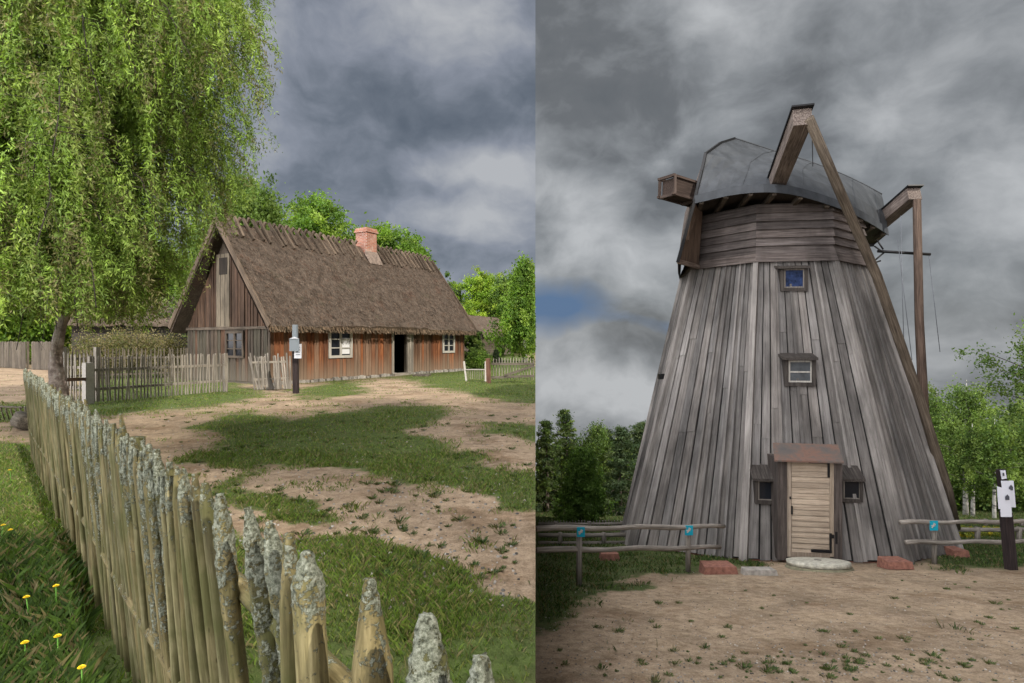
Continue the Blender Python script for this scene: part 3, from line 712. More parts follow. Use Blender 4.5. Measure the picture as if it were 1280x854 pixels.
# wattle hurdle and log by the track at the left edge
r=empty('wattle_hurdle',P(18,522,11.2).xy.to_3d(),'low woven wattle hurdle lying beside the sandy track','hurdle')
b=MB()
for i in range(14):
    X=-10.9+i*.095; b.tube([(X,11.3,.02),(X+.03,11.2,.2),(X+.10,11.1,.31)],.014,6,(1,1,1))
b.build('rod',MT['fence'],r)
b=MB(); b.tube([(-11,11.1,.3),(-10.3,11.1,.32),(-9.7,11.1,.29)],.02,6); b.build('rail',MT['fence'],r)
b=MB(); b.tube([(-9.55,10.9,.12),(-9.2,10.5,.13),(-8.75,10.1,.12)],[.13,.16,.14],12,disp=lambda i,a,q:q*(1+.1*math.sin(4*a))); tag(b.build('log',MT['fencedark']),'short mossy log lying by the end of the picket fence','log')
b=MB(); b.tube([(-9.7,11.6,0),(-9.7,11.6,.35),(-9.68,11.6,.52)],[.28,.25,.22],12,disp=lambda i,a,q:q*(1+.1*math.sin(3*a))); tag(b.build('stump',MT['milldark']),'dark tree stump by the low wattle hurdle','stump')

# ---------------------------------------------------------------- cottage
random.seed(21)
CA=math.atan2(.865,.501); cot=empty('thatched_cottage',(-8.8,20.4,0),'thatched log cottage with red-brown plank front and brick chimney','cottage',rz=CA)
L=12.25; W=5.23; H=2.25; RZ=6.24; EA=math.atan2
DX0,DX1=6.51,7.46; W1=(2.71,3.88); W2=(10.3,11.25)
def boards(b,x0,x1,z0,z1,f,tints,wmin=.14,wmax=.24,zt=None,th=.025):
    x=x0
    while x<x1-.02:
        w=min(random.uniform(wmin,wmax),x1-x); 
        if x1-x-w<.06: w=x1-x
        tt=random.choice(tints); k=random.uniform(.8,1.15); tt=tuple(c*k for c in tt); d=th*random.uniform(.5,1.0)
        za=zt(x) if zt else z1; zb=zt(x+w) if zt else z1
        if za>z0 and zb>z0: f(b,x+.004,x+w-.004,z0,za,zb,d,tt)
        if random.random()<.8 and za>z0+.1:
            zz=za if not zt else min(zt(x-.02),zt(x+.02)) if x>x0 else za
            if x>x0 and zz>z0: f(b,x-.022,x+.022,z0,zz,zz,d+.022,tuple(c*.9 for c in tt))
        x+=w
def ff(b,xa,xb,z0,za,zb,d,t): b.hexa([(xa,0,z0),(xb,0,z0),(xb,-d,z0),(xa,-d,z0)],[(xa,0,za),(xb,0,zb),(xb,-d,zb),(xa,-d,za)],t)
def fg(b,ya,yb,z0,za,zb,d,t): b.hexa([(0,ya,z0),(0,yb,z0),(-d,yb,z0),(-d,ya,z0)],[(0,ya,za),(0,yb,zb),(-d,yb,zb),(-d,ya,za)],t)
TF=[(1,1,1),(1.15,1.0,.85),(.75,.7,.7),(.95,1.25,1.5),(1.3,1.05,.8),(.7,.85,.95),(1.05,1.5,1.9)]
b=MB(); segs=[(0,W1[0],.1,H),(W1[0],W1[1],.1,.93),(W1[0],W1[1],2.08,H),(W1[1],DX0,.1,H),(DX0,DX1,2.05,H),(DX1,W2[0],.1,H),(W2[0],W2[1],.1,1.02),(W2[0],W2[1],2.08,H),(W2[1],L,.1,H)]
for x0,x1,z0,z1 in segs: boards(b,x0,x1,z0,z1,ff,TF)
b.build('front_wall',MT['facade'],cot,True)
TG=[(1,1,1),(.8,.8,.8),(1.2,1.15,1.1),(.9,1,.95),(1.2,.85,.7)]
gt=lambda y: 2.12+(RZ-.35-2.12)*(1-abs(y-W/2)/(W/2)) -.02
b=MB(); boards(b,0,1.45,.1,2.08,fg,TG); boards(b,1.45,2.67,.1,.97,fg,TG); boards(b,1.45,2.67,2.0,2.08,fg,TG); boards(b,2.67,W,.1,2.08,fg,TG)
b.box((-.07,-.02,2.06),(-.01,W+.02,2.16),1,(1.3,1.3,1.3)); b.build('gable_wall',MT['gable'],cot,True)
b=MB(); boards(b,0,2.38,2.17,3,fg,[(1.0,.75,.65),(.85,.65,.55),(1.2,.9,.75)],zt=gt); boards(b,3.2,W,2.17,3,fg,[(1.0,.75,.65),(.85,.65,.55),(1.2,.9,.75)],zt=gt)
b.hexa([(0,2.38,2.17),(0,3.2,2.17),(-.05,3.2,2.17),(-.05,2.38,2.17)],[(0,2.38,5.0),(0,3.2,5.0),(-.05,3.2,5.0),(-.05,2.38,5.0)],(1.9,2.0,1.9))
for q in (2.65,2.93): b.box((-.056,q-.008,2.2),(-.049,q+.008,5.0),2,(.3,.3,.3))
b.box((-.062,2.5,4.2),(-.05,3.0,4.85),2,(.3,.3,.3)); b.build('gable_boards',MT['gable'],cot,True)
b=MB(); b.box((.0,.0,0),(L,.08,H),0); b.box((0,0,0),(.08,W,H),1); b.box((L-.08,0,0),(L,W,H),1); b.box((0,W-.08,0),(L,W,H),0)
for xx in (.04,L-.1):
    b2=MB(); b2.prism([(xx,.02,H),(xx,W-.02,H),(xx,W/2,RZ-.35)],(.06,0,0)); b2.build('gable_core',MT['gable'],cot,True)
# log core with openings: cut as boxes around door/windows
core=MB()
for x0,x1,z0,z1 in segs: core.box((x0,.002,z0-.05 if z0<.5 else z0),(x1,.14,z1),0,(.6,.6,.6))
core.box((.002,.14,0),(.14,W-.14,H),1,(.6,.6,.6)); core.box((L-.14,.14,0),(L-.002,W-.14,H),1,(.6,.6,.6)); core.box((.002,W-.14,0),(L-.002,W,H),0,(.6,.6,.6)); core.build('log_core',MT['gable'],cot,True)
b=MB(); boards(b,0,W,.1,2.2,lambda b,ya,yb,z0,za,zb,d,t:b.hexa([(L,ya,z0),(L,yb,z0),(L+d,yb,z0),(L+d,ya,z0)],[(L,ya,za),(L,yb,zb),(L+d,yb,zb),(L+d,ya,za)],t),TG)
b.build('end_wall',MT['gable'],cot,True)
b=MB()
for i in range(60):
    x=i*L/60+random.random()*.1; s=random.uniform(.08,.15); b.box((x,-.10-random.random()*.05,-.03),(x+s*1.6,.0,s),0,(random.uniform(.7,1.3),)*3)
b.build('stone_footing',MT['rock'],cot,True)
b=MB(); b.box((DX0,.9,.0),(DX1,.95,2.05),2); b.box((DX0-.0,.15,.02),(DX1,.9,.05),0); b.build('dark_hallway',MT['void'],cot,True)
def window(x0,x1,z0,z1,curt,parent):
    fr=MB(); w=.07
    fr.box((x0-.06,-.075,z0-.06),(x0+w,-.03,z1+.06)); fr.box((x1-w,-.075,z0-.06),(x1+.06,-.03,z1+.06))
    fr.box((x0+w,-.074,z0-.06),(x1-w,-.03,z0+.05),0); fr.box((x0+w,-.074,z1-.05),(x1-w,-.03,z1+.07),0); xm=(x0+x1)/2
    fr.box((xm-.05,-.072,z0+.05),(xm+.05,-.03,z1-.05))
    for i in (1,2):
        z=z0+(z1-z0)*i/3; fr.box((x0+w,-.068,z-.02),(xm-.05,-.035,z+.02),0); fr.box((xm+.05,-.068,z-.02),(x1-w,-.035,z+.02),0)
    f=fr.build('window',MT['window'],parent,True)
    g=MB(); g.poly([(x0,-.02,z0),(x1,-.02,z0),(x1,-.02,z1),(x0,-.02,z1)]); g.build('pane',MT['glass'],f,True)
    if curt:
        g=MB(); n=10; pts=[(xm+.1+(x1-w-xm-.1)*i/n,-.024-.004*(i%2)) for i in range(n+1)]
        for a,c in zip(pts,pts[1:]): g.add([(a[0],a[1],z0+.1),(c[0],c[1],z0+.1),(c[0],c[1],z1-.3),(a[0],a[1],z1-.3)],[(0,1,2,3)],[(0,0,0)]*4)
        g.build('curtain',MT['curtain'],f,True)
window(*W1,.98,2.05,True,cot); window(*W2,1.06,2.05,False,cot)
fr=MB(); y0,y1,z0,z1=1.5,2.62,1.0,1.97
for q in ((y0,z0,y0+.08,z1),(y1-.08,z0,y1,z1)): fr.box((-.07,q[0],q[1]),(-.02,q[2],q[3]))
fr.box((-.068,y0,z0-.03),(-.02,y1,z0+.06),1); fr.box((-.068,y0,z1-.06),(-.02,y1,z1+.04),1); fr.box((-.066,2.02,z0),(-.02,2.1,z1)); 
for k in (1,2): fr.box((-.06,y0,z0+k*.32-.015),(-.025,y1,z0+k*.32+.015),1)
f=fr.build('window',MT['gable'],cot,True); g=MB(); g.poly([(-.02,y0,z0),(-.02,y1,z0),(-.02,y1,z1),(-.02,y0,z1)]); g.build('pane',MT['glass'],f,True)
fr=MB(); fr.box((DX0-.13,-.08,.1),(DX0,.06,2.08)); fr.box((DX1,-.08,.1),(DX1+.1,.06,2.08)); fr.box((DX0-.15,-.082,2.05),(DX1+.12,.05,2.17),0); fr.box((DX0-.1,-.2,.0),(DX1+.1,.1,.12),0)
f=fr.build('door_frame',MT['fence'],cot,True)
dr=MB()
for i in range(4): dr.box((DX1+.12+i*.0,-.06,.1),(DX1+.13,-.055,.1001))
dr=MB(); [dr.box((DX1+.11+.1*i,-.10,.12),(DX1+.205+.1*i,-.075,2.0),2,(random.uniform(.8,1.2),)*3) for i in range(3)]
dr.build('shutter',MT['fence'],cot,True)
# thatched roof: thick slab per side with a ragged surface and loose straw
RV=.42; OV_=.5
def roofz(y):     # centre line height of the thatch top over y
    return RZ-(abs(y-W/2))*(RZ-2.22)/(W/2+OV_)
th=MB(); RNG=np.random.default_rng(3)
nx,ny=90,34
for side in (-1,1):
    vs=[];gs=[]
    for i in range(nx+1):
        for j in range(ny+1):
            x=-RV+(L+2*RV)*i/nx; v=j/ny; y=W/2+side*v*(W/2+OV_); z=roofz(y)+float(fbm(np.array([x*2.2]),np.array([y*2.2+side*9]),3,2)[0]-.5)*.13
            z+= -.05*math.cos(x*.5) + (.06*math.sin(v*3.14))
            if j==ny: z-=.03*random.random()
            vs.append((x,y,z)); gs.append((x,y,z))
    n0=len(vs)
    fs=[(i*(ny+1)+j,(i+1)*(ny+1)+j,(i+1)*(ny+1)+j+1,i*(ny+1)+j+1) for i in range(nx) for j in range(ny)]
    if side>0: fs=[f[::-1] for f in fs]
    th.add(vs,[f[::-1] for f in fs],gs,(1,1,1),True)
    for i in range(nx):      # thick eave edge + soffit
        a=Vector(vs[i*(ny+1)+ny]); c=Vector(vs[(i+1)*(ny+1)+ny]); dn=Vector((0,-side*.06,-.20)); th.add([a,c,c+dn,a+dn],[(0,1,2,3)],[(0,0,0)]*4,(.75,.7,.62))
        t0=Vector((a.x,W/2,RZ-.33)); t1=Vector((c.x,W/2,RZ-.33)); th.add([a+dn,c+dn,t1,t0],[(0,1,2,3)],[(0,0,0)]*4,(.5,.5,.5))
    for i in (0,nx):
        for j in range(ny):
            a=Vector(vs[i*(ny+1)+j]); c=Vector(vs[i*(ny+1)+j+1]); th.add([a,c,c+Vector((0,0,-.24)),a+Vector((0,0,-.24))],[(0,1,2,3)],[(0,0,0)]*4,(.8,.8,.8))
# straw
def straw(n,side):
    for _ in range(n):
        x=random.uniform(-RV,L+RV); v=random.random()**.9; y=W/2+side*v*(W/2+OV_); z=roofz(y)+.04+.06*math.sin(v*3.14)-.05*math.cos(x*.5)+random.uniform(-.03,.05)
        ln=random.uniform(.05,.14); a=random.gauss(0,.45); dy=side*math.cos(a)*ln*.62; dz=-math.cos(a)*ln*.78+random.uniform(0,.05); dx=math.sin(a)*ln; w=.010
        t=random.choice(((1,1,1),(1.3,1.25,1.2),(.7,.69,.67),(1.6,1.5,1.42),(1.1,.85,.72))); k=random.uniform(.7,1.2)
        th.add([(x-w,y,z),(x+w,y,z),(x+dx+w,y+dy,z+dz),(x+dx-w,y+dy,z+dz)],[(0,1,2,3)],[(0,0,0)]*4,tuple(q*k for q in t))
straw(15000,-1); straw(1500,1)
for i in range(1500):
    x=random.uniform(-RV,L+RV); y=-OV_+random.uniform(-.06,.03); z=2.2-random.uniform(0,.18)
    w=.008; t=random.choice(((1.6,1.5,1.3),(.8,.8,.7),(2,1.8,1.5))); th.add([(x-w,y,z),(x+w,y,z),(x+w+random.gauss(0,.02),y-.05,z-.11),(x-w,y-.05,z-.11)],[(0,1,2,3)],[(0,0,0)]*4,t)
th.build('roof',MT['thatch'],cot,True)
for side in (-1,1):
    for xx in (-RV-.03,L+RV+.03):
        rb=MB(); rb.bar((xx,W/2,RZ+.04),(xx,W/2+side*(W/2+OV_+.05),roofz(W/2+side*(W/2+OV_))-.06),.05,.2,tint=(1.5,1.4,1.3)); rb.build('barge_board',MT['gable'],cot,True)
x=.1; k=0
while x<L+.3:
    b=MB()
    if not (6.9<x<8.0):
        for side in (-1,1):
            ln=random.uniform(.8,1.05); y=W/2+side*ln*.62; t=random.uniform(.8,1.5)
            b.bar((x+side*.05,W/2-side*.12,RZ+.28+random.uniform(-.04,.05)),(x+side*.02+random.gauss(0,.05),y,roofz(y)+.1),.085,.11,tint=(t*1.3,t*1.25,t*1.2))
        b.build('ridge_stick',MT['gable'],cot,True)
    x+=random.uniform(.28,.44)
b=MB(); b.box((7.05,W/2-.42,5.3),(7.75,W/2+.32,7.02)); b.box((6.99,W/2-.48,7.02),(7.81,W/2+.38,7.12)); b.box((7.03,W/2-.44,7.12),(7.77,W/2+.34,7.24)); c_=b.build('chimney',MT['brick'],cot,True)
b=MB(); b.box((7.2,W/2-.25,7.2),(7.6,W/2+.15,7.245)); b.build('flue',MT['void'],c_,True)
b=MB(); b.hexa([(6.95,W/2-.75,5.42),(7.85,W/2-.75,5.42),(7.85,W/2-.4,5.9),(6.95,W/2-.4,5.9)],[(7.0,W/2-.62,5.75),(7.8,W/2-.62,5.75),(7.8,W/2-.40,6.1),(7.0,W/2-.4,6.1)]); b.build('mortar_collar',plain('lime_mortar',(.22,.17,.14),.95,nscale=8,namp=.4),c_,True)
b=MB(); b.tube([(-RV,W/2,RZ),(-RV-.02,W/2,RZ+.55)],[.03,.01],6); b.build('finial',MT['gable'],cot,True)
# leaning broken hurdle against the corner
r=empty('leaning_hurdle',P(335,490,18.3),'broken pale picket hurdle leaning at the cottage corner','hurdle')
for i in range(25):
    t=i/24; bx=-8.35+t*.98+random.gauss(0,.02); by=18.3+t*.35; le=-.42*(1-.1*t)*random.uniform(.4,1.15); hh=random.uniform(1.05,1.22)
    b=MB(); tv=random.uniform(.4,1.1); b.bar((bx,by,.02),(bx+le,by+.35,hh),.03,.045,up=(1,0,0),tint=(tv,tv,tv)); b.build('picket',MT['fence'],r)
for z in (.35,.9):
    b=MB(); b.bar((-8.4-.26*z,18.3+.3*z,z),(-7.4-.22*z,18.65+.3*z,z+.02),.04,.07,tint=(1.1,1.1,1.1)); b.build('rail',MT['fence'],r)
# sign post before the front wall
r=empty('sign_post',P(370,492,17.2),'dark post carrying a grey plate and a white plate before the cottage','sign')
p0=P(370,493,17.2); p1=P(369,406,17.2)
b=MB(); b.bar(p0,p1-Vector((0,0,.4)),.15,.15,tint=(1.5,1.5,1.5)); b.build('post',MT['postdark'],r)
b=MB(); b.bar(p1-Vector((0,0,.4)),p1,.13,.13); b.build('post_top',MT['signg'],r)
def plate(px0,py0,px1,py1,Y,mat,parent,dy=.02):
    b=MB(); a=P(px0,py1,Y); c=P(px1,py0,Y); b.box((a.x,Y-dy,a.z),(c.x,Y,c.z),0); return b.build('plate',mat,parent)
q=plate(362,423,374,439,16.95,MT['signg'],r); b=MB(); a=P(362,423.5,16.93); c=P(368,421,16.93); e=P(374,423.5,16.93); b.prism([a,e,c],(0,-.02,0)); b.build('plate_gable',MT['signw'],q)
q=plate(368,430,377,448,17.0,MT['signw'],r)
m=MB()
for yy in (434,437,440,443): a=P(370,yy,16.97); c=P(375,yy,16.97); m.box((a.x,16.965,a.z-.012),(c.x,16.975,a.z+.008),0)
m.build('print',MT['signg'],q)
# door step pallet, small frame and gate right of the cottage
b=MB()
for i in range(5): a=P(518+i*4,478,26.2); b.box((a.x,25.6,.0),(a.x+.13,26.6,.07),1,(random.uniform(.6,1),)*3)
tag(b.build('pallet',MT['fencedark']),'low dark wooden pallet lying on the yard near the door','pallet')
b=MB(); b.tube([P(500,478,25.4),P(511,475,26),P(517,479,25.2)],.05,7); tag(b.build('branch',MT['fencedark']),'short fallen branch on the ground by the cottage door','branch')
r=empty('white_frame',P(594,478,22.6),'small white post frame standing by the right end of the cottage','frame')
for px,px2 in ((583,580),(607,607)):
    b=MB(); b.bar(P(px,477,22.6),P(px2,452,22.8),.07,.07); b.build('post',MT['white'],r)
b=MB(); b.bar(P(582,462,22.65),P(607,462,22.7),.03,.04); b.build('rail',MT['white'],r)
for i in range(8):
    b=MB(); b.bar(P(585+i*2.8,474,22.7),P(585+i*2.8,463,22.7),.02,.03); b.build('bar',MT['fence'],r)
r=empty('wooden_gate',P(612,480,22.2),'old wooden gate with diagonal brace hung on a red post','gate')
b=MB(); b.bar(P(611,481,21.6),P(610,448,21.6),.17,.17); b.build('post',MT['postred'],r)
for i in range(15):
    px=617+i*3.55
    if px>667: break
    b=MB(); b.bar(P(px,475,21.7),P(px,448+random.uniform(-1,1),21.7),.03,.045,tint=(random.uniform(.7,1.2),)*3); b.build('picket',MT['fence'],r)
for (a,c) in (((614,455),(668,455)),((614,472),(668,470)),((630,470),(668,457))):
    b=MB(); b.bar(P(*a,21.6),P(*c,21.6),.05,.09); b.build('rail' if a[1]!=470 else 'brace',MT['fencedark'],r)

def shed(name,label,A,B,depth,hw,hr,roofmat,wallmat,over=.4):
    A=Vector(A);B=Vector(B); d=(B-A); Ls=d.length; d.normalize(); n=Vector((-d.y,d.x,0))
    if n.y<0: n=-n
    r=empty(name,A,label,'barn')
    w=MB(); q=[A,B,B+n*depth,A+n*depth]
    for a,c in zip(q,q[1:]+q[:1]):
        k=int(hw/.22)
        for i in range(k): w.bar(a+Vector((0,0,(i+.5)*hw/k)),c+Vector((0,0,(i+.5)*hw/k)),.18,hw/k*.94,tint=(random.uniform(.7,1.2),)*3)
    for e in (A,B):
        w.prism([e+Vector((0,0,hw)),e+n*depth+Vector((0,0,hw)),e+n*depth/2+Vector((0,0,hr-.15))],d*.06)
    w.build('wall',wallmat,r)
    t=MB(); A2=A-d*over; B2=B+d*over; nn=24
    for s in (0,1):
        rows=[]
        for j in range(9):
            v=j/8; row=[]
            for i in range(nn+1):
                p=A2.lerp(B2,i/nn)+n*(depth/2)+n*(depth/2+over)*v*(-1 if s==0 else 1); zz=hr-(hr-hw+.1)*v
                row.append(p+Vector((0,0,zz+random.uniform(-.05,.05))))
            rows.append(row)
        vs=[p for row in rows for p in row]; vs+=[p-Vector((0,0,.2)) for p in rows[-1]]
        m=nn+1; t.add(vs,[(j*m+i,j*m+i+1,(j+1)*m+i+1,(j+1)*m+i) for j in range(9) for i in range(nn)],[tuple(p) for p in vs],(1,1,1),True)
    t.build('roof',roofmat,r); return r
x1=P(92,0,30).x; x2=P(232,0,31).x
shed('log_barn','low dark log barn with a sagging mossy roof behind the shrubs',(x1,30,0),(x2,32,0),5,2.75,4.3,MT['thatch'],MT['milldark'],.5)
shed('small_barn','small distant thatched barn on the rise beyond the gate',(P(603,0,56).x,56,.2),(P(640,0,62).x,62,.2),4,2.1,4.1,MT['thatch'],MT['gable'],.3)

# ---------------------------------------------------------------- windmill
random.seed(77)
CX,CY=6.40,14.0; ROT=-.1505; RB=3.74; RT=2.03; ZT=3.36; ZD=4.62
mill=empty('smock_windmill',(CX,CY,-SL*CY),'tall octagonal smock windmill of grey boards with a zinc cap','windmill')
def ring(R,off=0):
    return [(CX+R*math.cos(ROT+math.radians(-112.5+45*k)),CY+R*math.sin(ROT+math.radians(-112.5+45*k))) for k in range(8)]
rb_=ring(RB); rt_=ring(RT)
def cornerb(k): x,y=rb_[k%8]; return Vector((x,y,-SL*y+.03 if k%8 in(0,1,2,7) else -SL*y))
def cornert(k): x,y=rt_[k%8]; return Vector((x,y,ZT))
TM=[(1,1,1),(.9,.9,.9),(1.1,1.09,1.08),(.95,.93,.91),(.8,.79,.78),(1.15,1.14,1.12),(1.0,.97,.94)]
for k in range(8):
    A,B,C,D=cornerb(k),cornerb(k+1),cornert(k+1),cornert(k)
    nrm=(B-A).cross(D-A).normalized()
    b=MB(); u=0; 
    core=[A,B,C,D]; b.prism([p-nrm*.06 for p in core],nrm*.058,(.08,.08,.08))
    nb=15
    cuts=[0]
    while cuts[-1]<1: cuts.append(cuts[-1]+random.uniform(.065,.105))
    cuts[-1]=1
    if cuts[-1]-cuts[-2]<.03: cuts.pop(-2)
    for u0,u1 in zip(cuts,cuts[1:]):
        tt=random.choice(TM); kk=random.uniform(.85,1.15); tt=tuple(c*kk for c in tt); d=random.uniform(.012,.035); low=random.uniform(-.03,.03)
        dn=Vector((0,0,low))
        a0,a1=A.lerp(B,u0+.0065)+dn,A.lerp(B,u1-.0065)+dn; c0,c1=D.lerp(C,u0+.007),D.lerp(C,u1-.007)
        # upper board laps over a lower one part way up
        sp=random.uniform(.35,.75)
        m0,m1=a0.lerp(c0,sp),a1.lerp(c1,sp)
        b.hexa([a0,a1,a1+nrm*d,a0+nrm*d],[m0,m1,m1+nrm*d,m0+nrm*d],tt)
        q_=random.uniform(.85,1.12); t2=tuple(c*q_ for c in tt)
        m0-=(c0-m0).normalized()*.04; m1-=(c1-m1).normalized()*.04; b.hexa([m0+nrm*.004,m1+nrm*.004,m1+nrm*(d+.014),m0+nrm*(d+.014)],[c0,c1,c1+nrm*(d+.004),c0+nrm*(d+.004)],t2)
    for u0 in cuts[1:-1]:
        if random.random()<.5:
            tt=random.choice(TM); kk=random.uniform(.85,1.2); tt=tuple(c*kk for c in tt); w=.032
            du=(B-A).normalized(); a=A.lerp(B,u0); c=D.lerp(C,u0)
            b.hexa([a-du*w+nrm*.02,a+du*w+nrm*.02,a+du*w+nrm*.075,a-du*w+nrm*.075],[c-du*w*.6+nrm*.02,c+du*w*.6+nrm*.02,c+du*w*.6+nrm*.075,c-du*w*.6+nrm*.075],tt)
    b.build('smock_boards',MT['mill'],mill)
# corner boards
for k in range(8):
    a,c=cornerb(k),cornert(k); o=Vector((a.x-CX,a.y-CY,0)).normalized()*.03; t=Vector((-o.y,o.x,0)).normalized()
    b=MB(); b.hexa([a-t*.085,a+t*.085,a+o*4+t*.07,a+o*4-t*.07],[c-t*.06,c+t*.06,c+o*4+t*.05,c+o*4-t*.05],(1.3,1.28,1.25)); b.build('corner_board',MT['mill'],mill)
# drum of horizontal lapped boards
for k in range(8):
    b=MB(); nC=7
    for j in range(nC):
        z0=ZT-.04+(ZD-ZT)*j/nC; z1=ZT-.04+(ZD-ZT)*(j+1)/nC+.01
        f=lambda z:RT+.03-.05*(z-ZT)/(ZD-ZT)+(.07 if j==0 else 0)
        Ra,Rb2=f(z0)+.06,f(z1)+.0
        def pt(i,R,z): a=ROT+math.radians(-112.5+45*i); return Vector((CX+R*math.cos(a),CY+R*math.sin(a),z))
        tt=random.choice(TM); kk=random.uniform(.75,1.2)
        a0,a1,c0,c1=pt(k,Ra,z0),pt(k+1,Ra,z0),pt(k,Rb2,z1),pt(k+1,Rb2,z1); i0,i1,j0,j1=pt(k,Ra-.05,z0),pt(k+1,Ra-.05,z0),pt(k,Rb2-.05,z1),pt(k+1,Rb2-.05,z1)
        b.hexa([a0,c0,j0,i0],[a1,c1,j1,i1],tuple(q*kk for q in tt))
    b.build('drum_boards',MT['drum'],mill)
b=MB(); pts=[Vector((x,y,ZD-.01)) for x,y in ring(RT-.03)]; b.prism(pts,(0,0,-.04)); b.build('drum_floor',MT['milldark'],mill)
# brick plinth
b=MB()
for k in range(8):
    A,B=cornerb(k),cornerb(k+1); n=(B-A).cross(Vector((0,0,1))).normalized()
    b.hexa([A-n*.12-Vector((0,0,.35)),B-n*.12-Vector((0,0,.35)),B-n*.03-Vector((0,0,.35)),A-n*.03-Vector((0,0,.35))],[A-n*.12+Vector((0,0,.06)),B-n*.12+Vector((0,0,.06)),B-n*.03+Vector((0,0,.06)),A-n*.03+Vector((0,0,.06))])
b.build('brick_plinth',MT['pad'],mill)
# front face helpers
TX=Vector((rb_[1][0]-rb_[0][0],rb_[1][1]-rb_[0][1],0)).normalized(); NH=Vector((TX.y,-TX.x,0))
A,B,D=cornerb(0),cornerb(1),cornert(0); NF=(B-A).cross(D-A).normalized()
def slab(px0,py0,px1,py1,p0,depth,out,mat_b,tint=(1,1,1),hor=False):
    """upright box whose front carries the given corners, front plane through p0"""
    a=onplane(px0,py1,p0,NH); c=onplane(px1,py0,p0,NH); w=(c-a).dot(TX); h=c.z-a.z
    q=[a,a+TX*w,a+TX*w-NH*depth,a-NH*depth]
    if hor:
        U=Vector((0,0,h)); e=[a,a-NH*depth,a-NH*depth+U,a+U]; mat_b.hexa(e,[p+TX*w for p in e],tint)
    else: mat_b.hexa(q,[p+Vector((0,0,h)) for p in q],tint)
    return a,w,h
def facept(px,py): return onplane(px,py,A,NF)
# door
DP=A+NH*.16
b=MB(); slab(972,576,984,700,DP,.72,0,b,(.8,.78,.75)); slab(1043,576,1053,700,DP,.72,0,b,(.8,.78,.75)); slab(984,573,1043,577,DP,.08,0,b,(.8,.8,.8)); fr=b.build('door_frame',MT['drum'],mill)
b=MB()
nn_=17
for i in range(nn_):
    y0=576+(694-576)*i/nn_; y1=576+(694-576)*(i+1)/nn_-.7; t=random.uniform(.82,1.12)
    slab(989.5,y0,1037,y1,DP-NH*.035,.03,0,b,(t,t*.98,t*.95),True)
b2=MB(); slab(984,575,989,696,DP-NH*.025,.04,0,b2,(.9,.9,.9)); slab(1037.5,575,1043,696,DP-NH*.025,.04,0,b2,(.8,.78,.75)); slab(989,692.5,1037.5,697,DP-NH*.025,.04,0,b2,(.6,.58,.56))
dr=b.build('door',MT['door'],mill); b2.build('door_stile',MT['door'],dr)
b=MB(); slab(1011,576.5,1036,579,DP-NH*.015,.01,0,b); slab(1034.5,577,1037.5,597,DP-NH*.013,.01,0,b); b.build('hinge',MT['iron'],dr); b=MB(); slab(1014,688,1040,690.5,DP-NH*.015,.01,0,b); slab(1037,667,1039.8,689,DP-NH*.013,.01,0,b); slab(1037,669,1046,673,DP-NH*.004,.02,0,b); slab(1044,665,1047,680,DP+NH*.004,.02,0,b)
b.build('hinge',MT['iron'],dr)
b=MB(); slab(987,621,989.3,624,DP-NH*.01,.02,0,b); b.build('lock',MT['iron'],dr); b=MB(); slab(989,633,991,643,DP-NH*.01,.02,0,b); b.build('handle',MT['iron'],dr)
# hood over the door
h0=onplane(968,575,DP+NH*.16,NH); h1=onplane(1055,572,DP+NH*.16,NH); w=(h1-h0).dot(TX)
t0=onplane(966,553.5,DP-NH*.36,NH); w2=w*.98
b=MB(); b.hexa([h0,h0+TX*w,h0+TX*w-Vector((0,0,.03)),h0-Vector((0,0,.03))],[t0,t0+TX*w2,t0+TX*w2-Vector((0,0,.03)),t0-Vector((0,0,.03))]); b.build('door_hood',MT['rust'],mill)
def box_window(px0,py0,px1,py1,hood,glass,back,bars=0,name='window'):
    f=facept((px0+px1)/2,py1); p0=f+NH*.08; b=MB()
    s=(px1-px0)*.12
    slab(px0,py0,px0+s,py1,p0,back,0,b); slab(px1-s,py0,px1,py1,p0,back,0,b); slab(px0+s,py0,px1-s,py0+s,p0,back,0,b); slab(px0+s,py1-s,px1-s,py1,p0,back,0,b)
    w_=b.build(name,MT['milldark'],mill)
    b=MB(); e=.055*(px1-px0)
    X0,Y0,X1,Y1=px0+s,py0+s,px1-s,py1-s; pi=p0-NH*.03
    slab(X0,Y0,X0+e,Y1,pi,.03,0,b); slab(X1-e,Y0,X1,Y1,pi,.03,0,b); slab(X0+e,Y0,X1-e,Y0+e,pi,.03,0,b); slab(X0+e,Y1-e,X1-e,Y1,pi,.03,0,b)
    if bars: ym=Y0+(Y1-Y0)*.52; slab(X0+e,ym-.8,X1-e,ym+.8,pi,.03,0,b)
    b.build('sash',MT['rail'] if not bars else MT['window'],w_)
    b=MB(); slab(X0,Y0,X1,Y1,p0-NH*.05,.02,0,b); b.build('pane',MT[glass],w_)
    if hood:
        b=MB(); a=onplane(px0-3,py0+1,p0+NH*.10,NH); c=onplane(px1+3,py0,p0+NH*.10,NH); w=(c-a).dot(TX); t=a-NH*(.10+back)+Vector((0,0,hood))
        b.hexa([a,a+TX*w,a+TX*w-Vector((0,0,.05)),a-Vector((0,0,.05))],[t,t+TX*w,t+TX*w-Vector((0,0,.05)),t-Vector((0,0,.05))]); b.build('hood',MT['milldark'],w_)
box_window(976,332,1010,364,.06,'glassblue',.25)
box_window(981,446,1020,483,.10,'glassgrey',.3,1)
box_window(944,597,974,630,.22,'glass',.3)
box_window(1051,597,1079,628,.22,'glass',.3)
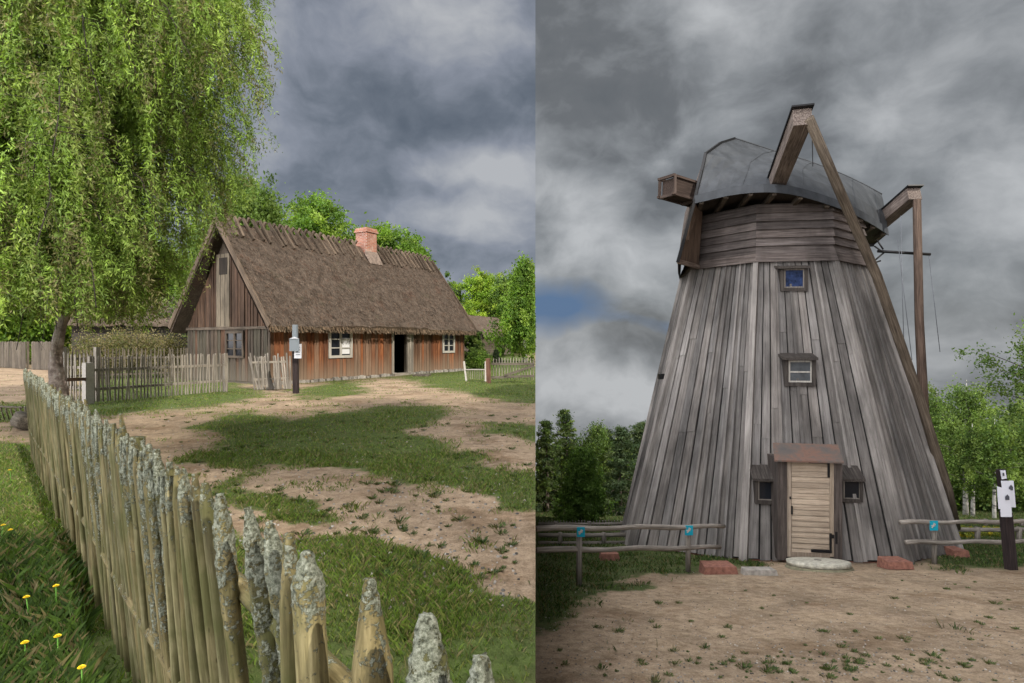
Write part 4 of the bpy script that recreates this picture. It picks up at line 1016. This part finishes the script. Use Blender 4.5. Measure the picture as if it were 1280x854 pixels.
# cap
Sn=[((868,252,12.2),(882,192,12.7),(918,173,13.7)),((925,240,11.7),(938,203,12.7),(968,189,14.0)),((985,240,11.5),(988,208,12.5),(1008,201,14.2)),((1050,259,12.0),(1047,226,12.9),(1050,217,14.4)),((1085,276,12.8),(1080,243,13.5),(1080,231,14.6)),((1110,292,14.0),(1106,264,14.4),(1102,243,14.8))]
Ef=[(4.9,16.0),(5.8,16.6),(7,16.8),(8.4,16.6),(9.3,16.2),(10.1,15.6)]
st=[]
for (e,s,rg),(fx,fy) in zip(Sn,Ef):
    e=P(*e); s=P(*s); rg=P(*rg); fe=Vector((fx,fy,e.z)); fs=rg.lerp(Vector((fx,fy,s.z)),.7); fs.z=s.z
    up=e.lerp(s,.22); prof=[e,up,e.lerp(s,.6)+Vector((0,-.04,.02)),s,s.lerp(rg,.5)+Vector((0,0,.07)),rg,rg.lerp(fs,.5)+Vector((0,0,.07)),fs,fe]
    st.append(prof)
# interpolate stations smoothly (Catmull-Rom)
def cr(p0,p1,p2,p3,t): return .5*((2*p1)+(p2-p0)*t+(2*p0-5*p1+4*p2-p3)*t*t+(3*p1-p0-3*p2+p3)*t*t*t)
full=[]
for i in range(5):
    for t in (0,.25,.5,.75):
        full.append([cr(st[max(i-1,0)][j],st[i][j],st[i+1][j],st[min(i+2,5)][j],t) for j in range(9)])
full.append(st[5])
m=MB(); vs=[p for row in full for p in row]; nf=len(full)
m.add(vs,[(i*9+j,(i+1)*9+j,(i+1)*9+j+1,i*9+j+1) for i in range(nf-1) for j in range(8)]+[tuple((nf-1)*9+j for j in range(9))],[tuple(p) for p in vs],(1,1,1))
cap=m.build('cap',MT['zinc'],mill)
for (jj,s_) in ((0,-1),(8,1)):      # eave flashing, hung just outside the shell
    m=MB()
    for i in range(nf-1):
        a,c=full[i][jj],full[i+1][jj]
        o=Vector((0,s_*.035,0)); m.hexa([a+o+Vector((0,0,-.05)),a+o*.2+Vector((0,0,-.05)),a+o*.2+Vector((0,.0,.13)),a+o+Vector((0,.03,.13))],[c+o+Vector((0,0,-.05)),c+o*.2+Vector((0,0,-.05)),c+o*.2+Vector((0,0,.13)),c+o+Vector((0,.03,.13))])
    m.build('eave_flashing',MT['zinc'],cap)
m=MB()   # standing seams
for i in (4,9,14,18):
    pr=full[i]; m.tube([p+Vector((0,-.004,.004)) for p in pr[:6]],.007,5)
m.tube([r_[5]+Vector((0,0,.005)) for r_ in full],.022,6); m.build('seam',MT['zinc'],cap)
m=MB()   # timber underside
for i in range(nf-1):
    a,c=full[i],full[i+1]; dz=Vector((0,0,.03)); m.add([a[0]+dz,c[0]+dz,c[8]+dz,a[8]+dz],[(0,1,2,3)],[tuple(a[0]),tuple(c[0]),tuple(c[8]),tuple(a[8])],(.9,.85,.8))
for i in range(1,nf-1,2):
    a=full[i]; m.bar(a[0]+Vector((0,.05,-.03)),a[0].lerp(a[8],.45)+Vector((0,0,-.03)),.09,.1,tint=(1.8,1.7,1.5))
m.build('cap_underside',MT['milldark'],cap)
# breast boards at the sail end
bn=P(847,328,12.1); mid=Vector((4.15,14,bn.z)); bf=Vector((4.8,16,bn.z)); s0=st[0]
m=MB(); cen=Vector((4.32,14,4.8)); loop=[bn]+s0+[bf,mid]
for a,c in zip(loop,loop[1:]+loop[:1]): m.add([cen,a,c],[(0,1,2)],[tuple(cen),tuple(a),tuple(c)],(1,1,1))
m.add([bn,Vector((4.36,13.1,bn.z-.02)),Vector((4.42,13.0,4.6)),s0[0]],[(0,1,2,3)],[(0,0,0),(1,0,0),(1,0,1.3),(0,0,1.3)],(1.1,.95,.8))
m.build('breast_boards',MT['beam'],cap)
m=MB(); 
for a,c in zip([bn]+s0[:6],s0[:6]): m.bar(a,c,.06,.05)
m.build('verge_board',MT['iron'],cap)
m=MB(); m.bar(bn+Vector((.02,.02,.02)),Vector((4.34,13.0,bn.z+.02)),.06,.09,tint=(1.5,1.4,1.3)); m.bar(P(857,300,12.4),P(868,262,12.6),.08,.12,tint=(1,.9,.8)); m.build('brace',MT['beam'],cap)
# windshaft stump
m=MB(); a=P(876,246,12.9); c=P(836,234,12.3); m.bar(a,c,.36,.36,tint=(.35,.3,.28)); sh=m.build('windshaft',MT['beam'],cap)
m=MB()
d=(c-a).normalized(); x=d.cross(Vector((0,0,1))).normalized(); y=x.cross(d)
for k in (-1,1):
    for l in (-1,1):
        o=x*k*.2+y*l*.2; m.bar(a+o,c+o+d*.12,.05,.05,tint=(.5,.44,.42))
for t in (.35,1.05):
    q=a.lerp(c,t)
    for (o1,o2) in ((x+y,x-y),(x-y,-x-y),(-x-y,-x+y),(-x+y,x+y)): m.bar(q+o1*.21,q+o2*.21,.06,.06,tint=(.45,.4,.38))
m.build('shaft_frame',MT['beam'],sh)
# yoke beams and tail poles
def beam(a,c,w,h,name,cap_m=True,up=None):
    m=MB(); m.bar(a,c,w,h,tint=(1.2,1.2,1.2),up=up); o=m.build(name,MT['beam'],mill)
    d=(c-a).normalized(); u=Vector((0,0,1)); m=MB(); m.bar(a+u*(h/2+.015),c+d*.06+u*(h/2+.015),w*1.2,.03,up=up); m.build('metal_capping',MT['iron'],o); return o
b1=P(968,236,12.1); e1=P(1003,146,9.5); beam(b1,e1,.29,.30,'yoke_beam')
b2_=P(1098,280,14.6); e2=P(1143,242,13.2); beam(b2_,e2,.30,.30,'yoke_beam')
m=MB(); q=[P(1011,148,9.45),P(1050,240,10.2),P(1096,345,11.0),P(1150,500,11.9),P(1184,612,12.5),P(1194,660,12.8)]; m.tube(q,[.085,.09,.095,.10,.11,.11],8); m.build('tail_pole',MT['pole'],mill)
m=MB(); q=[P(1146,250,13.15),P(1149,400,12.9),P(1156,535,12.4),P(1170,590,12.5)]; m.tube(q,[.085,.09,.10,.10],8,(.7,.6,.6)); m.build('tail_pole',MT['pole'],mill)
m=MB(); m.tube([P(1097,314,13.3),P(1130,316,13.2),P(1163,318,13.1)],.035,7); m.build('iron_rod',MT['iron'],mill)
m=MB()
for (a,c) in (((1093,308),(1105,316)),((1105,316),(1092,327)),((1096,300),(1104,312)),((1088,330),(1101,326))): m.tube([P(*a,13.3),P(*c,13.25)],.02,5)
m.build('iron_bracket',MT['iron'],mill)
for pts in (((1126,270,13.2),(1128,370,13),(1130,432,12.9)),((1122,300,13.2),(1140,450,12.8)),((1161,319,13.1),(1175,440,12.8)),((1015,160,9.6),(1016,208,11.9))):
    m=MB(); m.tube([P(*p) for p in pts],.008,4); m.build('cable',MT['rope'],mill)
m=MB(); a=P(826,470,13.6); m.box((a.x-.05,a.y-.05,a.z-.08),(a.x+.08,a.y+.1,a.z+.05)); m.build('peg',MT['iron'],mill)

# pads, step, fences, signs round the mill
def pad(px0,px1,py0,py1,lab,dy=.35):
    Y=EYE/((py1-HZ)/F-SL); a=P(px0,py1,Y); c=P(px1,py1,Y); h=(py1-py0)/F*Y
    b=MB(); b.hexa([a,c,c+Vector((-.03,dy,-SL*dy)),a+Vector((.03,dy,-SL*dy))],[a+Vector((.02,.02,h*.7)),c+Vector((-.02,.02,h*.72)),c+Vector((-.05,dy,h*.6)),a+Vector((.05,dy,h*.6))])
    tag(b.build('brick_pad',MT['pad']),lab,'foundation pad','red pads under the mill corners')
pad(880,923,706,719,'red brick pad under the front left corner of the mill'); pad(1110,1143,700,712,'red brick pad under the front right corner of the mill')
pad(750,775,690,701,'small red brick pad at the far left corner of the mill'); pad(1193,1213,686,697,'small red brick pad at the far right corner of the mill')
pad(929,973,711,720,'low stone kerb between the red pad and the round step',.2); bpy.data.objects['brick_pad.004'].data.materials[0]=MT['rock']; bpy.data.objects['brick_pad.004'].name='stone_kerb'; bpy.data.objects['stone_kerb']['category']='kerb stone'; del bpy.data.objects['stone_kerb']['group']
r=empty('millstone_step',P(1024,726,9.0),'round worn millstone used as a step before the mill door','step')
Y0=9.85; c0=P(1024,712,Y0); z0=-SL*Y0-.07
b=MB(); pts=[(c0.x,Y0,z0-.1),(c0.x,Y0,z0+.16)]; b.tube([(c0.x,Y0-.02,z0-.1),(c0.x,Y0+.01,z0+.05),(c0.x,Y0+.024,z0+.11),(c0.x,Y0+.029,z0+.13)],[.56,.56,.52,.3],28,disp=lambda i,a,q:q*(1+.03*math.sin(5*a)+.02*random.uniform(-1,1)),tint=(.55,.55,.4)); b.build('base_ring',MT['rock'],r)
b=MB(); b.tube([(c0.x,Y0+.027,z0+.12),(c0.x,Y0+.044,z0+.19),(c0.x,Y0+.0453,z0+.195),(c0.x,Y0+.0465,z0+.2)],[.51,.51,.48,.07],32,(1.3,1.3,1.2)); b.tube([(c0.x,Y0+.0453,z0+.195),(c0.x,Y0+.048,z0+.206)],.06,12,(.4,.4,.4)); b.build('millstone',MT['stone'],r)
def rail_fence(name,label,posts,rails,group,marks):
    p=Vector(posts[0][:3]); r=empty(name,p,label,'fence',group)
    for (px,Y,ytop) in [(q[3],q[1],q[4]) for q in posts]:
        b=MB(); a=P(px,HZ+F*(EYE+SL*Y)/Y+4,Y); c=P(px,ytop,Y); b.tube([a,a.lerp(c,.5),c],[.045,.043,.042],9); b.build('post',MT['rail'],r)
    for pts in rails:
        b=MB(); pp=[P(*q) for q in pts]; n=12; ps=[pp[0].lerp(pp[-1],i/n)+Vector((0,0,.012*math.sin(i*1.3))) for i in range(n+1)]; b.tube(ps,[.040+.004*math.sin(i) for i in range(n+1)],9,(1.15,1.15,1.15)); b.build('rail',MT['rail'],r)
    for (px,py,Y) in marks:
        b=MB(); a=P(px-5,py+6,Y); c=P(px+5,py-6,Y); b.box((a.x,Y-.012,a.z),(c.x,Y,c.z),0); q=b.build('teal_plate',MT['teal'],r)
        b=MB(); b.bar(P(px-2,py+3,Y-.016),P(px+1,py-2,Y-.016),.006,.022); b.bar(P(px,py-3,Y-.017),P(px+2.5,py-1,Y-.017),.006,.02); b.bar(P(px-3,py,Y-.017),P(px+2,py+.5,Y-.017),.006,.014); b.build('white_mark',MT['white'],q)
    return r
rail_fence('rail_fence','low two-rail pole fence with two teal plates left of the mill door',[(1,8.3,-2,724,661),(3,9.5,-2.3,860,659)],[((671,661,7.9),(905,658,9.96)),((671,688,7.95),(900,684,9.9))],'pole fences beside the mill',[(726,665,8.22),(861,663,9.42)])
rail_fence('rail_fence','low two-rail pole fence with one teal plate right of the mill door',[(7.8,10.3,-2.5,1168,655)],[((1125,653,10.15),(1300,652,10.6)),((1132,678,10.15),(1300,677,10.6))],'pole fences beside the mill',[(1167,657,10.2)])
r=empty('sign_post',P(1264,713,9.7),'black post with two white plates at the right edge by the mill','sign')
b=MB(); b.bar(P(1264,713,9.7),P(1257,640,9.7),.13,.13); b.bar(P(1257,640,9.7),P(1251,587,9.7),.10,.10); b.build('post',MT['postdark'],r)
def lplate(pts,Y,mat,name='plate'):
    b=MB(); b.prism([P(x,y,Y) for x,y in pts],(0,-.015,0)); return b.build(name,mat,r)
q=lplate([(1251,601),(1266,601),(1269,634),(1256,634)],9.62,MT['signw']); b=MB(); b.prism([P(x,y,9.6) for x,y in [(1261,613),(1261,609),(1263.5,606),(1266,609),(1266,613)]],(0,-.006,0)); b.build('print',MT['ink'],q)
q=lplate([(1246,608),(1262,612),(1264,646),(1251,646),(1250,636),(1248,636)],9.56,MT['signw']); b=MB(); b.prism([P(x,y,9.53) for x,y in [(1256.5,625),(1256.5,621),(1259,618),(1261.5,621),(1261.5,625)]],(0,-.006,0)); b.build('print',MT['ink'],q)
q=lplate([(1250,588),(1256,588),(1257.5,598),(1252,599)],9.6,MT['signw']); b=MB(); b.prism([P(x,y,9.57) for x,y in [(1253,591),(1255,591),(1255.3,595),(1253.4,595)]],(0,-.006,0)); b.build('print',MT['ink'],q)
# fences behind the mill
def back_fence(label,px0,px1,Y,rails,np_,pick=0,group='fences behind the mill'):
    r=empty('back_fence',((px0-640)/F*Y,Y,-SL*Y),label,'fence',group)
    for (y0) in rails:
        b=MB(); b.tube([P(px0,y0,Y),P((px0+px1)/2,y0+.5,Y),P(px1,y0-.5,Y)],.05,7); b.build('rail',MT['rail'],r)
    for i in range(np_):
        px=px0+(px1-px0)*(i+.5)/np_; b=MB(); b.tube([P(px,HZ+F*(EYE+SL*Y)/Y+3,Y),P(px,rails[0]-3,Y)],.06,7); b.build('post',MT['rail'],r)
    for i in range(pick):
        px=px0+(px1-px0)*(i+.5)/pick; b=MB(); b.bar(P(px,HZ+F*(EYE+SL*Y)/Y,Y+.08),P(px,rails[0]-4+random.uniform(-1,1),Y+.08),.03,.06); b.build('picket',MT['rail'],r)
back_fence('rustic rail fence seen between pole fence and pines left of the mill',673,782,13.5,(669,679),2)
back_fence('pale picket fence under the pines left of the mill',673,800,18.5,(655,),3,34)
back_fence('rail fence behind the pole fence right of the mill',1196,1300,13.6,(662,),2)
back_fence('far rail fence below the birches right of the mill',1165,1300,18.5,(652,),3)
bush('yellow_shrub','low yellow flowering shrub behind the right rail fence, left one',1207,659,15.2,28,[(.45,.38,.04),(.25,.28,.05),(.12,.16,.04)],61,'R','yellow shrubs behind the right fence',n=60,nl=40,ls=.06)
bush('yellow_shrub','low yellow flowering shrub behind the right rail fence, right one',1243,660,15.4,30,[(.45,.38,.04),(.25,.28,.05),(.12,.16,.04)],62,'R','yellow shrubs behind the right fence',n=60,nl=40,ls=.06)
b=MB()
for i in range(26):
    b.bar((1.5+i*.14,24,-5.4),(1.5+i*.14,26,-5.1+.4*math.sin(i)),.12,.12,tint=(random.uniform(.8,1.6),)*3)
# trees of the mill side
G4='trees left of the mill'; G5='trees right of the mill'
PN=[(.06,.10,.045),(.08,.12,.055),(.05,.08,.038),(.11,.15,.06)]
T('pine_tree','pine with an open dark crown left of the mill, nearest its wall','tree',800,516,27,1.6,'spruce',PN,71,'R',group=G4,ncl=240,nl=46,ls=.14,zc=.3)
T('spruce_tree','narrow dark spruce with a pointed top left of the mill','tree',776,522,24,1.3,'spruce',PN,72,'R',group=G4,ncl=360,nl=40,ls=.12,zc=.05)
T('birch_tree','pale-leaved birch taller than its neighbours left of the mill','tree',746,500,27,1.35,'birch',OV+[(.10,.15,.06)],73,'R',group=G4,bark='birch',ncl=300,nl=45,ls=.10,zc=.25)
T('rowan_tree','fresh green slender tree standing in front of the pines','tree',727,530,20,0.85,'birch',[(.10,.18,.035),(.13,.22,.045),(.08,.14,.03)],74,'R',group=G4,ncl=520,nl=60,ls=.085,zc=.05)
T('pine_tree','tall open pine in the middle of the left group by the mill','tree',708,498,29,1.5,'spruce',PN+OV,75,'R',group=G4,ncl=300,nl=42,ls=.13,zc=.12)
T('pine_tree','dark pine at the left edge of the mill view','tree',684,512,26,1.3,'spruce',PN+OV,76,'R',group=G4,ncl=280,nl=45,ls=.13,zc=.08)
T('pine_tree','dark pine filling the gap behind the slender green tree','tree',760,528,30,1.4,'spruce',PN,77,'R',group=G4,ncl=340,nl=45,ls=.13,zc=.05)
wood_mass('undergrowth','dark thicket under the pines left of the mill',.5,7.5,26,31,1.2,2.4,450,DK+OV,'R',81,.16)
T('birch_tree','tall white-stemmed birch with thin foliage, tallest right of the mill','tree',1207,436,24,1.5,'birch',WB,91,'R',group=G5,bark='birch',ncl=340,nl=42,ls=.09,zc=.3,tr=.11)
T('birch_tree','light birch just right of the leaning tail poles','tree',1170,455,27,1.9,'birch',OV+WB,92,'R',group=G5,bark='birch',ncl=420,nl=50,ls=.11,zc=.2)
T('birch_tree','thin birch leaning behind the black sign post','tree',1243,492,22,1.0,'birch',WB,93,'R',group=G5,bark='birch',ncl=220,nl=45,ls=.09,zc=.4,tr=.07)
T('birch_tree','short pale birch stem beside the tallest birch','tree',1216,500,23,1.0,'birch',OV,94,'R',group=G5,bark='birch',ncl=240,nl=45,ls=.09,zc=.35,tr=.08)
T('alder_tree','broad green tree low behind the birches right of the mill','tree',1195,535,28,2.6,'broad',OV,95,'R',group=G5,ncl=380,nl=55,ls=.14,zc=.02)
T('alder_tree','round green tree behind the black sign post','tree',1262,515,27,2.6,'broad',OV,96,'R',group=G5,ncl=380,nl=55,ls=.14,zc=.02)
T('alder_tree','dark green tree at the right edge beyond the fence','tree',1310,495,30,3.0,'broad',OV,97,'R',group=G5,ncl=520,nl=60,ls=.14,zc=.02)
T('oak_tree','oak whose outer twigs reach in at the right edge','tree',1345,380,16,2.2,'broad',OV,98,'R',ncl=320,nl=60,ls=.09,zc=.45)
wood_mass('undergrowth','green thicket under the birches right of the mill',17,32,26,33,2.2,4.2,1100,[(.07,.13,.028),(.09,.16,.035),(.05,.09,.02)],'R',82,.17)
wood_mass('far_wood','far wood below the mill green',-2,90,60,75,4,7,2000,DK+OV,'R',83,.5)

# ---------------------------------------------------------------- puffy sun blockers added out of view, shading the mill and near yard
SUN_EL=math.radians(38); saz=Vector((.70,-.71,0)).normalized(); SD=(saz*math.cos(SUN_EL)+Vector((0,0,math.sin(SUN_EL)))).normalized()
random.seed(3)
def cloud(z,cells,rr,lab):
    k=z/SD.z; ox,oy=SD.x*k,SD.y*k; import bmesh
    bm=bmesh.new()
    for (cx,cy) in cells:
        bmesh.ops.create_icosphere(bm,subdivisions=2,radius=rr*random.uniform(.9,1.15),matrix=Matrix.Translation((cx+ox,cy+oy,z+random.uniform(-1,2)))@Matrix.Diagonal((1,1,.6,1)))
    me=bpy.data.meshes.new('cloud'); bm.to_mesh(me); bm.free(); me.materials.append(MT['cloud']); o=bpy.data.objects.new('cloud',me); COL.objects.link(o)
    return tag(o,lab,kind='structure')
cloud(110,[(4.5+5*i,-2+4.5*j) for i in range(9) for j in range(4)],4.2,'unseen puffy sun blocker added to shade the mill side')  # added only to keep direct sun off the mill
cells=[]
for i in range(9):
    for j in range(12):
        x=-5.2+i*1.25+random.uniform(-.3,.3); y=1.5+j*1.15+random.uniform(-.3,.3)
        if x>-.38-.953*(y-1.06)+3.1 and x>-4.2 and y<12.4+.35*x*0+random.uniform(-.8,.8): cells.append((x,y))
for i in range(9):
    for j in range(5):
        x=-5.2+i*1.1; y=.0+j*.95
        if x<-.38-.953*(y-1.06)-1.7: cells.append((x,y))
cloud(90,cells,1.15,'unseen ragged sun blocker added to shade the near yard')  # added shade for the yard, cells laid out to spare the pickets

# ---------------------------------------------------------------- sky, sun, camera
w=bpy.data.worlds.new('World'); scene.world=w; w.use_nodes=True; t=w.node_tree; t.nodes.clear()
out=t.nodes.new('ShaderNodeOutputWorld'); bg=t.nodes.new('ShaderNodeBackground'); t.links.new(bg.outputs[0],out.inputs[0])
sky=t.nodes.new('ShaderNodeTexSky'); sky.sky_type='NISHITA'; sky.sun_disc=False; sky.sun_elevation=SUN_EL; sky.sun_rotation=math.atan2(SD.x,SD.y)
tc=t.nodes.new('ShaderNodeTexCoord'); vec=tc.outputs['Generated']
sep=t.nodes.new('ShaderNodeSeparateXYZ'); t.links.new(vec,sep.inputs[0])
def dirv(px,py): return Vector(((px-640)/F,1,(HZ-py)/F)).normalized()
# warped direction for ragged cloud edges
wn=t.nodes.new('ShaderNodeTexNoise'); wn.inputs['Scale'].default_value=6; wn.inputs['Detail'].default_value=3; t.links.new(vec,wn.inputs['Vector'])
sb=t.nodes.new('ShaderNodeVectorMath'); sb.operation='SUBTRACT'; t.links.new(wn.outputs['Color'],sb.inputs[0]); sb.inputs[1].default_value=(.5,.5,.5)
sc=t.nodes.new('ShaderNodeVectorMath'); sc.operation='SCALE'; sc.inputs['Scale'].default_value=.10; t.links.new(sb.outputs[0],sc.inputs[0])
ad=t.nodes.new('ShaderNodeVectorMath'); ad.operation='ADD'; t.links.new(vec,ad.inputs[0]); t.links.new(sc.outputs[0],ad.inputs[1]); wv=ad.outputs[0]
def blob(px,py,rx,ry,amp):
    d=dirv(px,py); s=t.nodes.new('ShaderNodeVectorMath'); s.operation='SUBTRACT'; t.links.new(wv,s.inputs[0]); s.inputs[1].default_value=d
    m=t.nodes.new('ShaderNodeVectorMath'); m.operation='MULTIPLY'; t.links.new(s.outputs[0],m.inputs[0]); m.inputs[1].default_value=(F/rx,F/rx*.7,F/ry)
    l=t.nodes.new('ShaderNodeVectorMath'); l.operation='LENGTH'; t.links.new(m.outputs[0],l.inputs[0])
    r=t.nodes.new('ShaderNodeMapRange'); r.interpolation_type='SMOOTHSTEP'; r.inputs[1].default_value=0; r.inputs[2].default_value=1; r.inputs[3].default_value=amp*.75; r.inputs[4].default_value=0
    t.links.new(l.outputs['Value'],r.inputs[0]); return r.outputs[0]
def total(base,bl):
    v=base
    for b_ in bl: v=mth(t,'ADD',v,blob(*b_))
    return v
nA=noise(t,wv,1,7,.56,(6.5,6.5,9.5)); nB=noise(t,vec,1,3,.45,(3.0,3.0,5.2))
base=mth(t,'ADD',-.01,mth(t,'ADD',mth(t,'MULTIPLY',mth(t,'SUBTRACT',nA,.5),1.25),mth(t,'MULTIPLY',mth(t,'SUBTRACT',nB,.5),.9)))
vL=total(mth(t,'ADD',base,.56),[(610,10,140,80,.50),(600,205,130,34,.50),(580,275,130,50,.50),(345,190,60,50,.3),(430,30,200,60,.12),(640,290,80,60,.15),(480,150,170,70,-.18),(620,150,150,50,-.22),(500,225,190,25,-.12),(400,330,200,60,.1)])
vR=total(mth(t,'ADD',base,.60),[(740,310,150,75,.34),(830,360,110,80,.30),(700,470,150,70,.32),(800,500,110,80,.36),(1210,290,140,80,.28),(1250,250,90,60,.18),(1060,110,160,90,.10),(1230,370,170,40,-.20),(1180,450,150,30,.25),(750,150,140,80,-.06),(1270,430,80,25,.25),(860,380,100,50,-.1)])
cL=rampn(t,vL,[(.12,(.085,.107,.14)),(.38,(.15,.175,.215)),(.6,(.25,.275,.33)),(.95,(.46,.475,.50))])
cR=rampn(t,vR,[(.12,(.115,.127,.138)),(.40,(.155,.165,.175)),(.6,(.26,.275,.29)),(.98,(.50,.515,.53))])
bl=mth(t,'ADD',blob(700,390,130,65,1.45),blob(850,408,120,25,1.0)); bl=mth(t,'ADD',bl,mth(t,'MULTIPLY',mth(t,'SUBTRACT',nA,.5),1.2)); bf_=rampn(t,bl,[(.34,(0,0,0)),(.95,(1,1,1))])
cR=mixc(t,bf_,cR,(.10,.17,.30))
side=mth(t,'GREATER_THAN',sep.outputs[0],mth(t,'MULTIPLY',sep.outputs[1],KS))
front=mixc(t,side,cL,cR)
# unseen sky overhead and behind the viewer, brightened to light the mill
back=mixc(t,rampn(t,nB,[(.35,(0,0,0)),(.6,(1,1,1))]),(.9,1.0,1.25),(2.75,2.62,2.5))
mrx=t.nodes.new('ShaderNodeMapRange'); mrx.inputs[1].default_value=-.5; mrx.inputs[2].default_value=.15; mrx.inputs[3].default_value=2.6; mrx.inputs[4].default_value=.12; t.links.new(sep.outputs[0],mrx.inputs[0])  # glow graded stronger to the left so the mill faces differ
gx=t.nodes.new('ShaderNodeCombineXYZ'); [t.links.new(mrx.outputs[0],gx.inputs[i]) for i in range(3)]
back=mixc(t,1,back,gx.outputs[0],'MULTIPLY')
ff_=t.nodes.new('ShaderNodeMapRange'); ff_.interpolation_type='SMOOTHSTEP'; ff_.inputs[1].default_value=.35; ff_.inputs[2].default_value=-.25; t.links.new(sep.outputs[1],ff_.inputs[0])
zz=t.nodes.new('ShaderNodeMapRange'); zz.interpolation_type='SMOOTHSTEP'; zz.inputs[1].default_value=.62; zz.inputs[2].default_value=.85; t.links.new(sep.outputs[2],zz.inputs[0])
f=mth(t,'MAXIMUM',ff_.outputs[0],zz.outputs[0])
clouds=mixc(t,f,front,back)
# clouds carried over the clear sky: nearly closed cover, values written for a background strength of 0.1
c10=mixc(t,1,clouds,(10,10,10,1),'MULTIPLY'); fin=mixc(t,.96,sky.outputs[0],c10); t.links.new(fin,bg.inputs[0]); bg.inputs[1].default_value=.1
sl=bpy.data.lights.new('sun','SUN'); sl.energy=4.6; sl.angle=math.radians(.5); sl.color=(1,.93,.82)
so=bpy.data.objects.new('sun',sl); COL.objects.link(so); so.rotation_euler=SD.to_track_quat('Z','Y').to_euler()
cam=bpy.data.cameras.new('camera'); co=bpy.data.objects.new('camera',cam); COL.objects.link(co); co.location=(0,0,EYE); co.rotation_euler=(math.radians(90),0,0)
cam.sensor_width=36; cam.lens=36*F/1280; cam.clip_end=2000; cam.clip_start=.05; scene.camera=co
scene.view_settings.view_transform='Standard'; scene.view_settings.look='None'; scene.view_settings.gamma=1; scene.view_settings.exposure=0

cy=scene.cycles; cy.max_bounces=5; cy.diffuse_bounces=2; cy.glossy_bounces=2; cy.transmission_bounces=2; cy.transparent_max_bounces=4
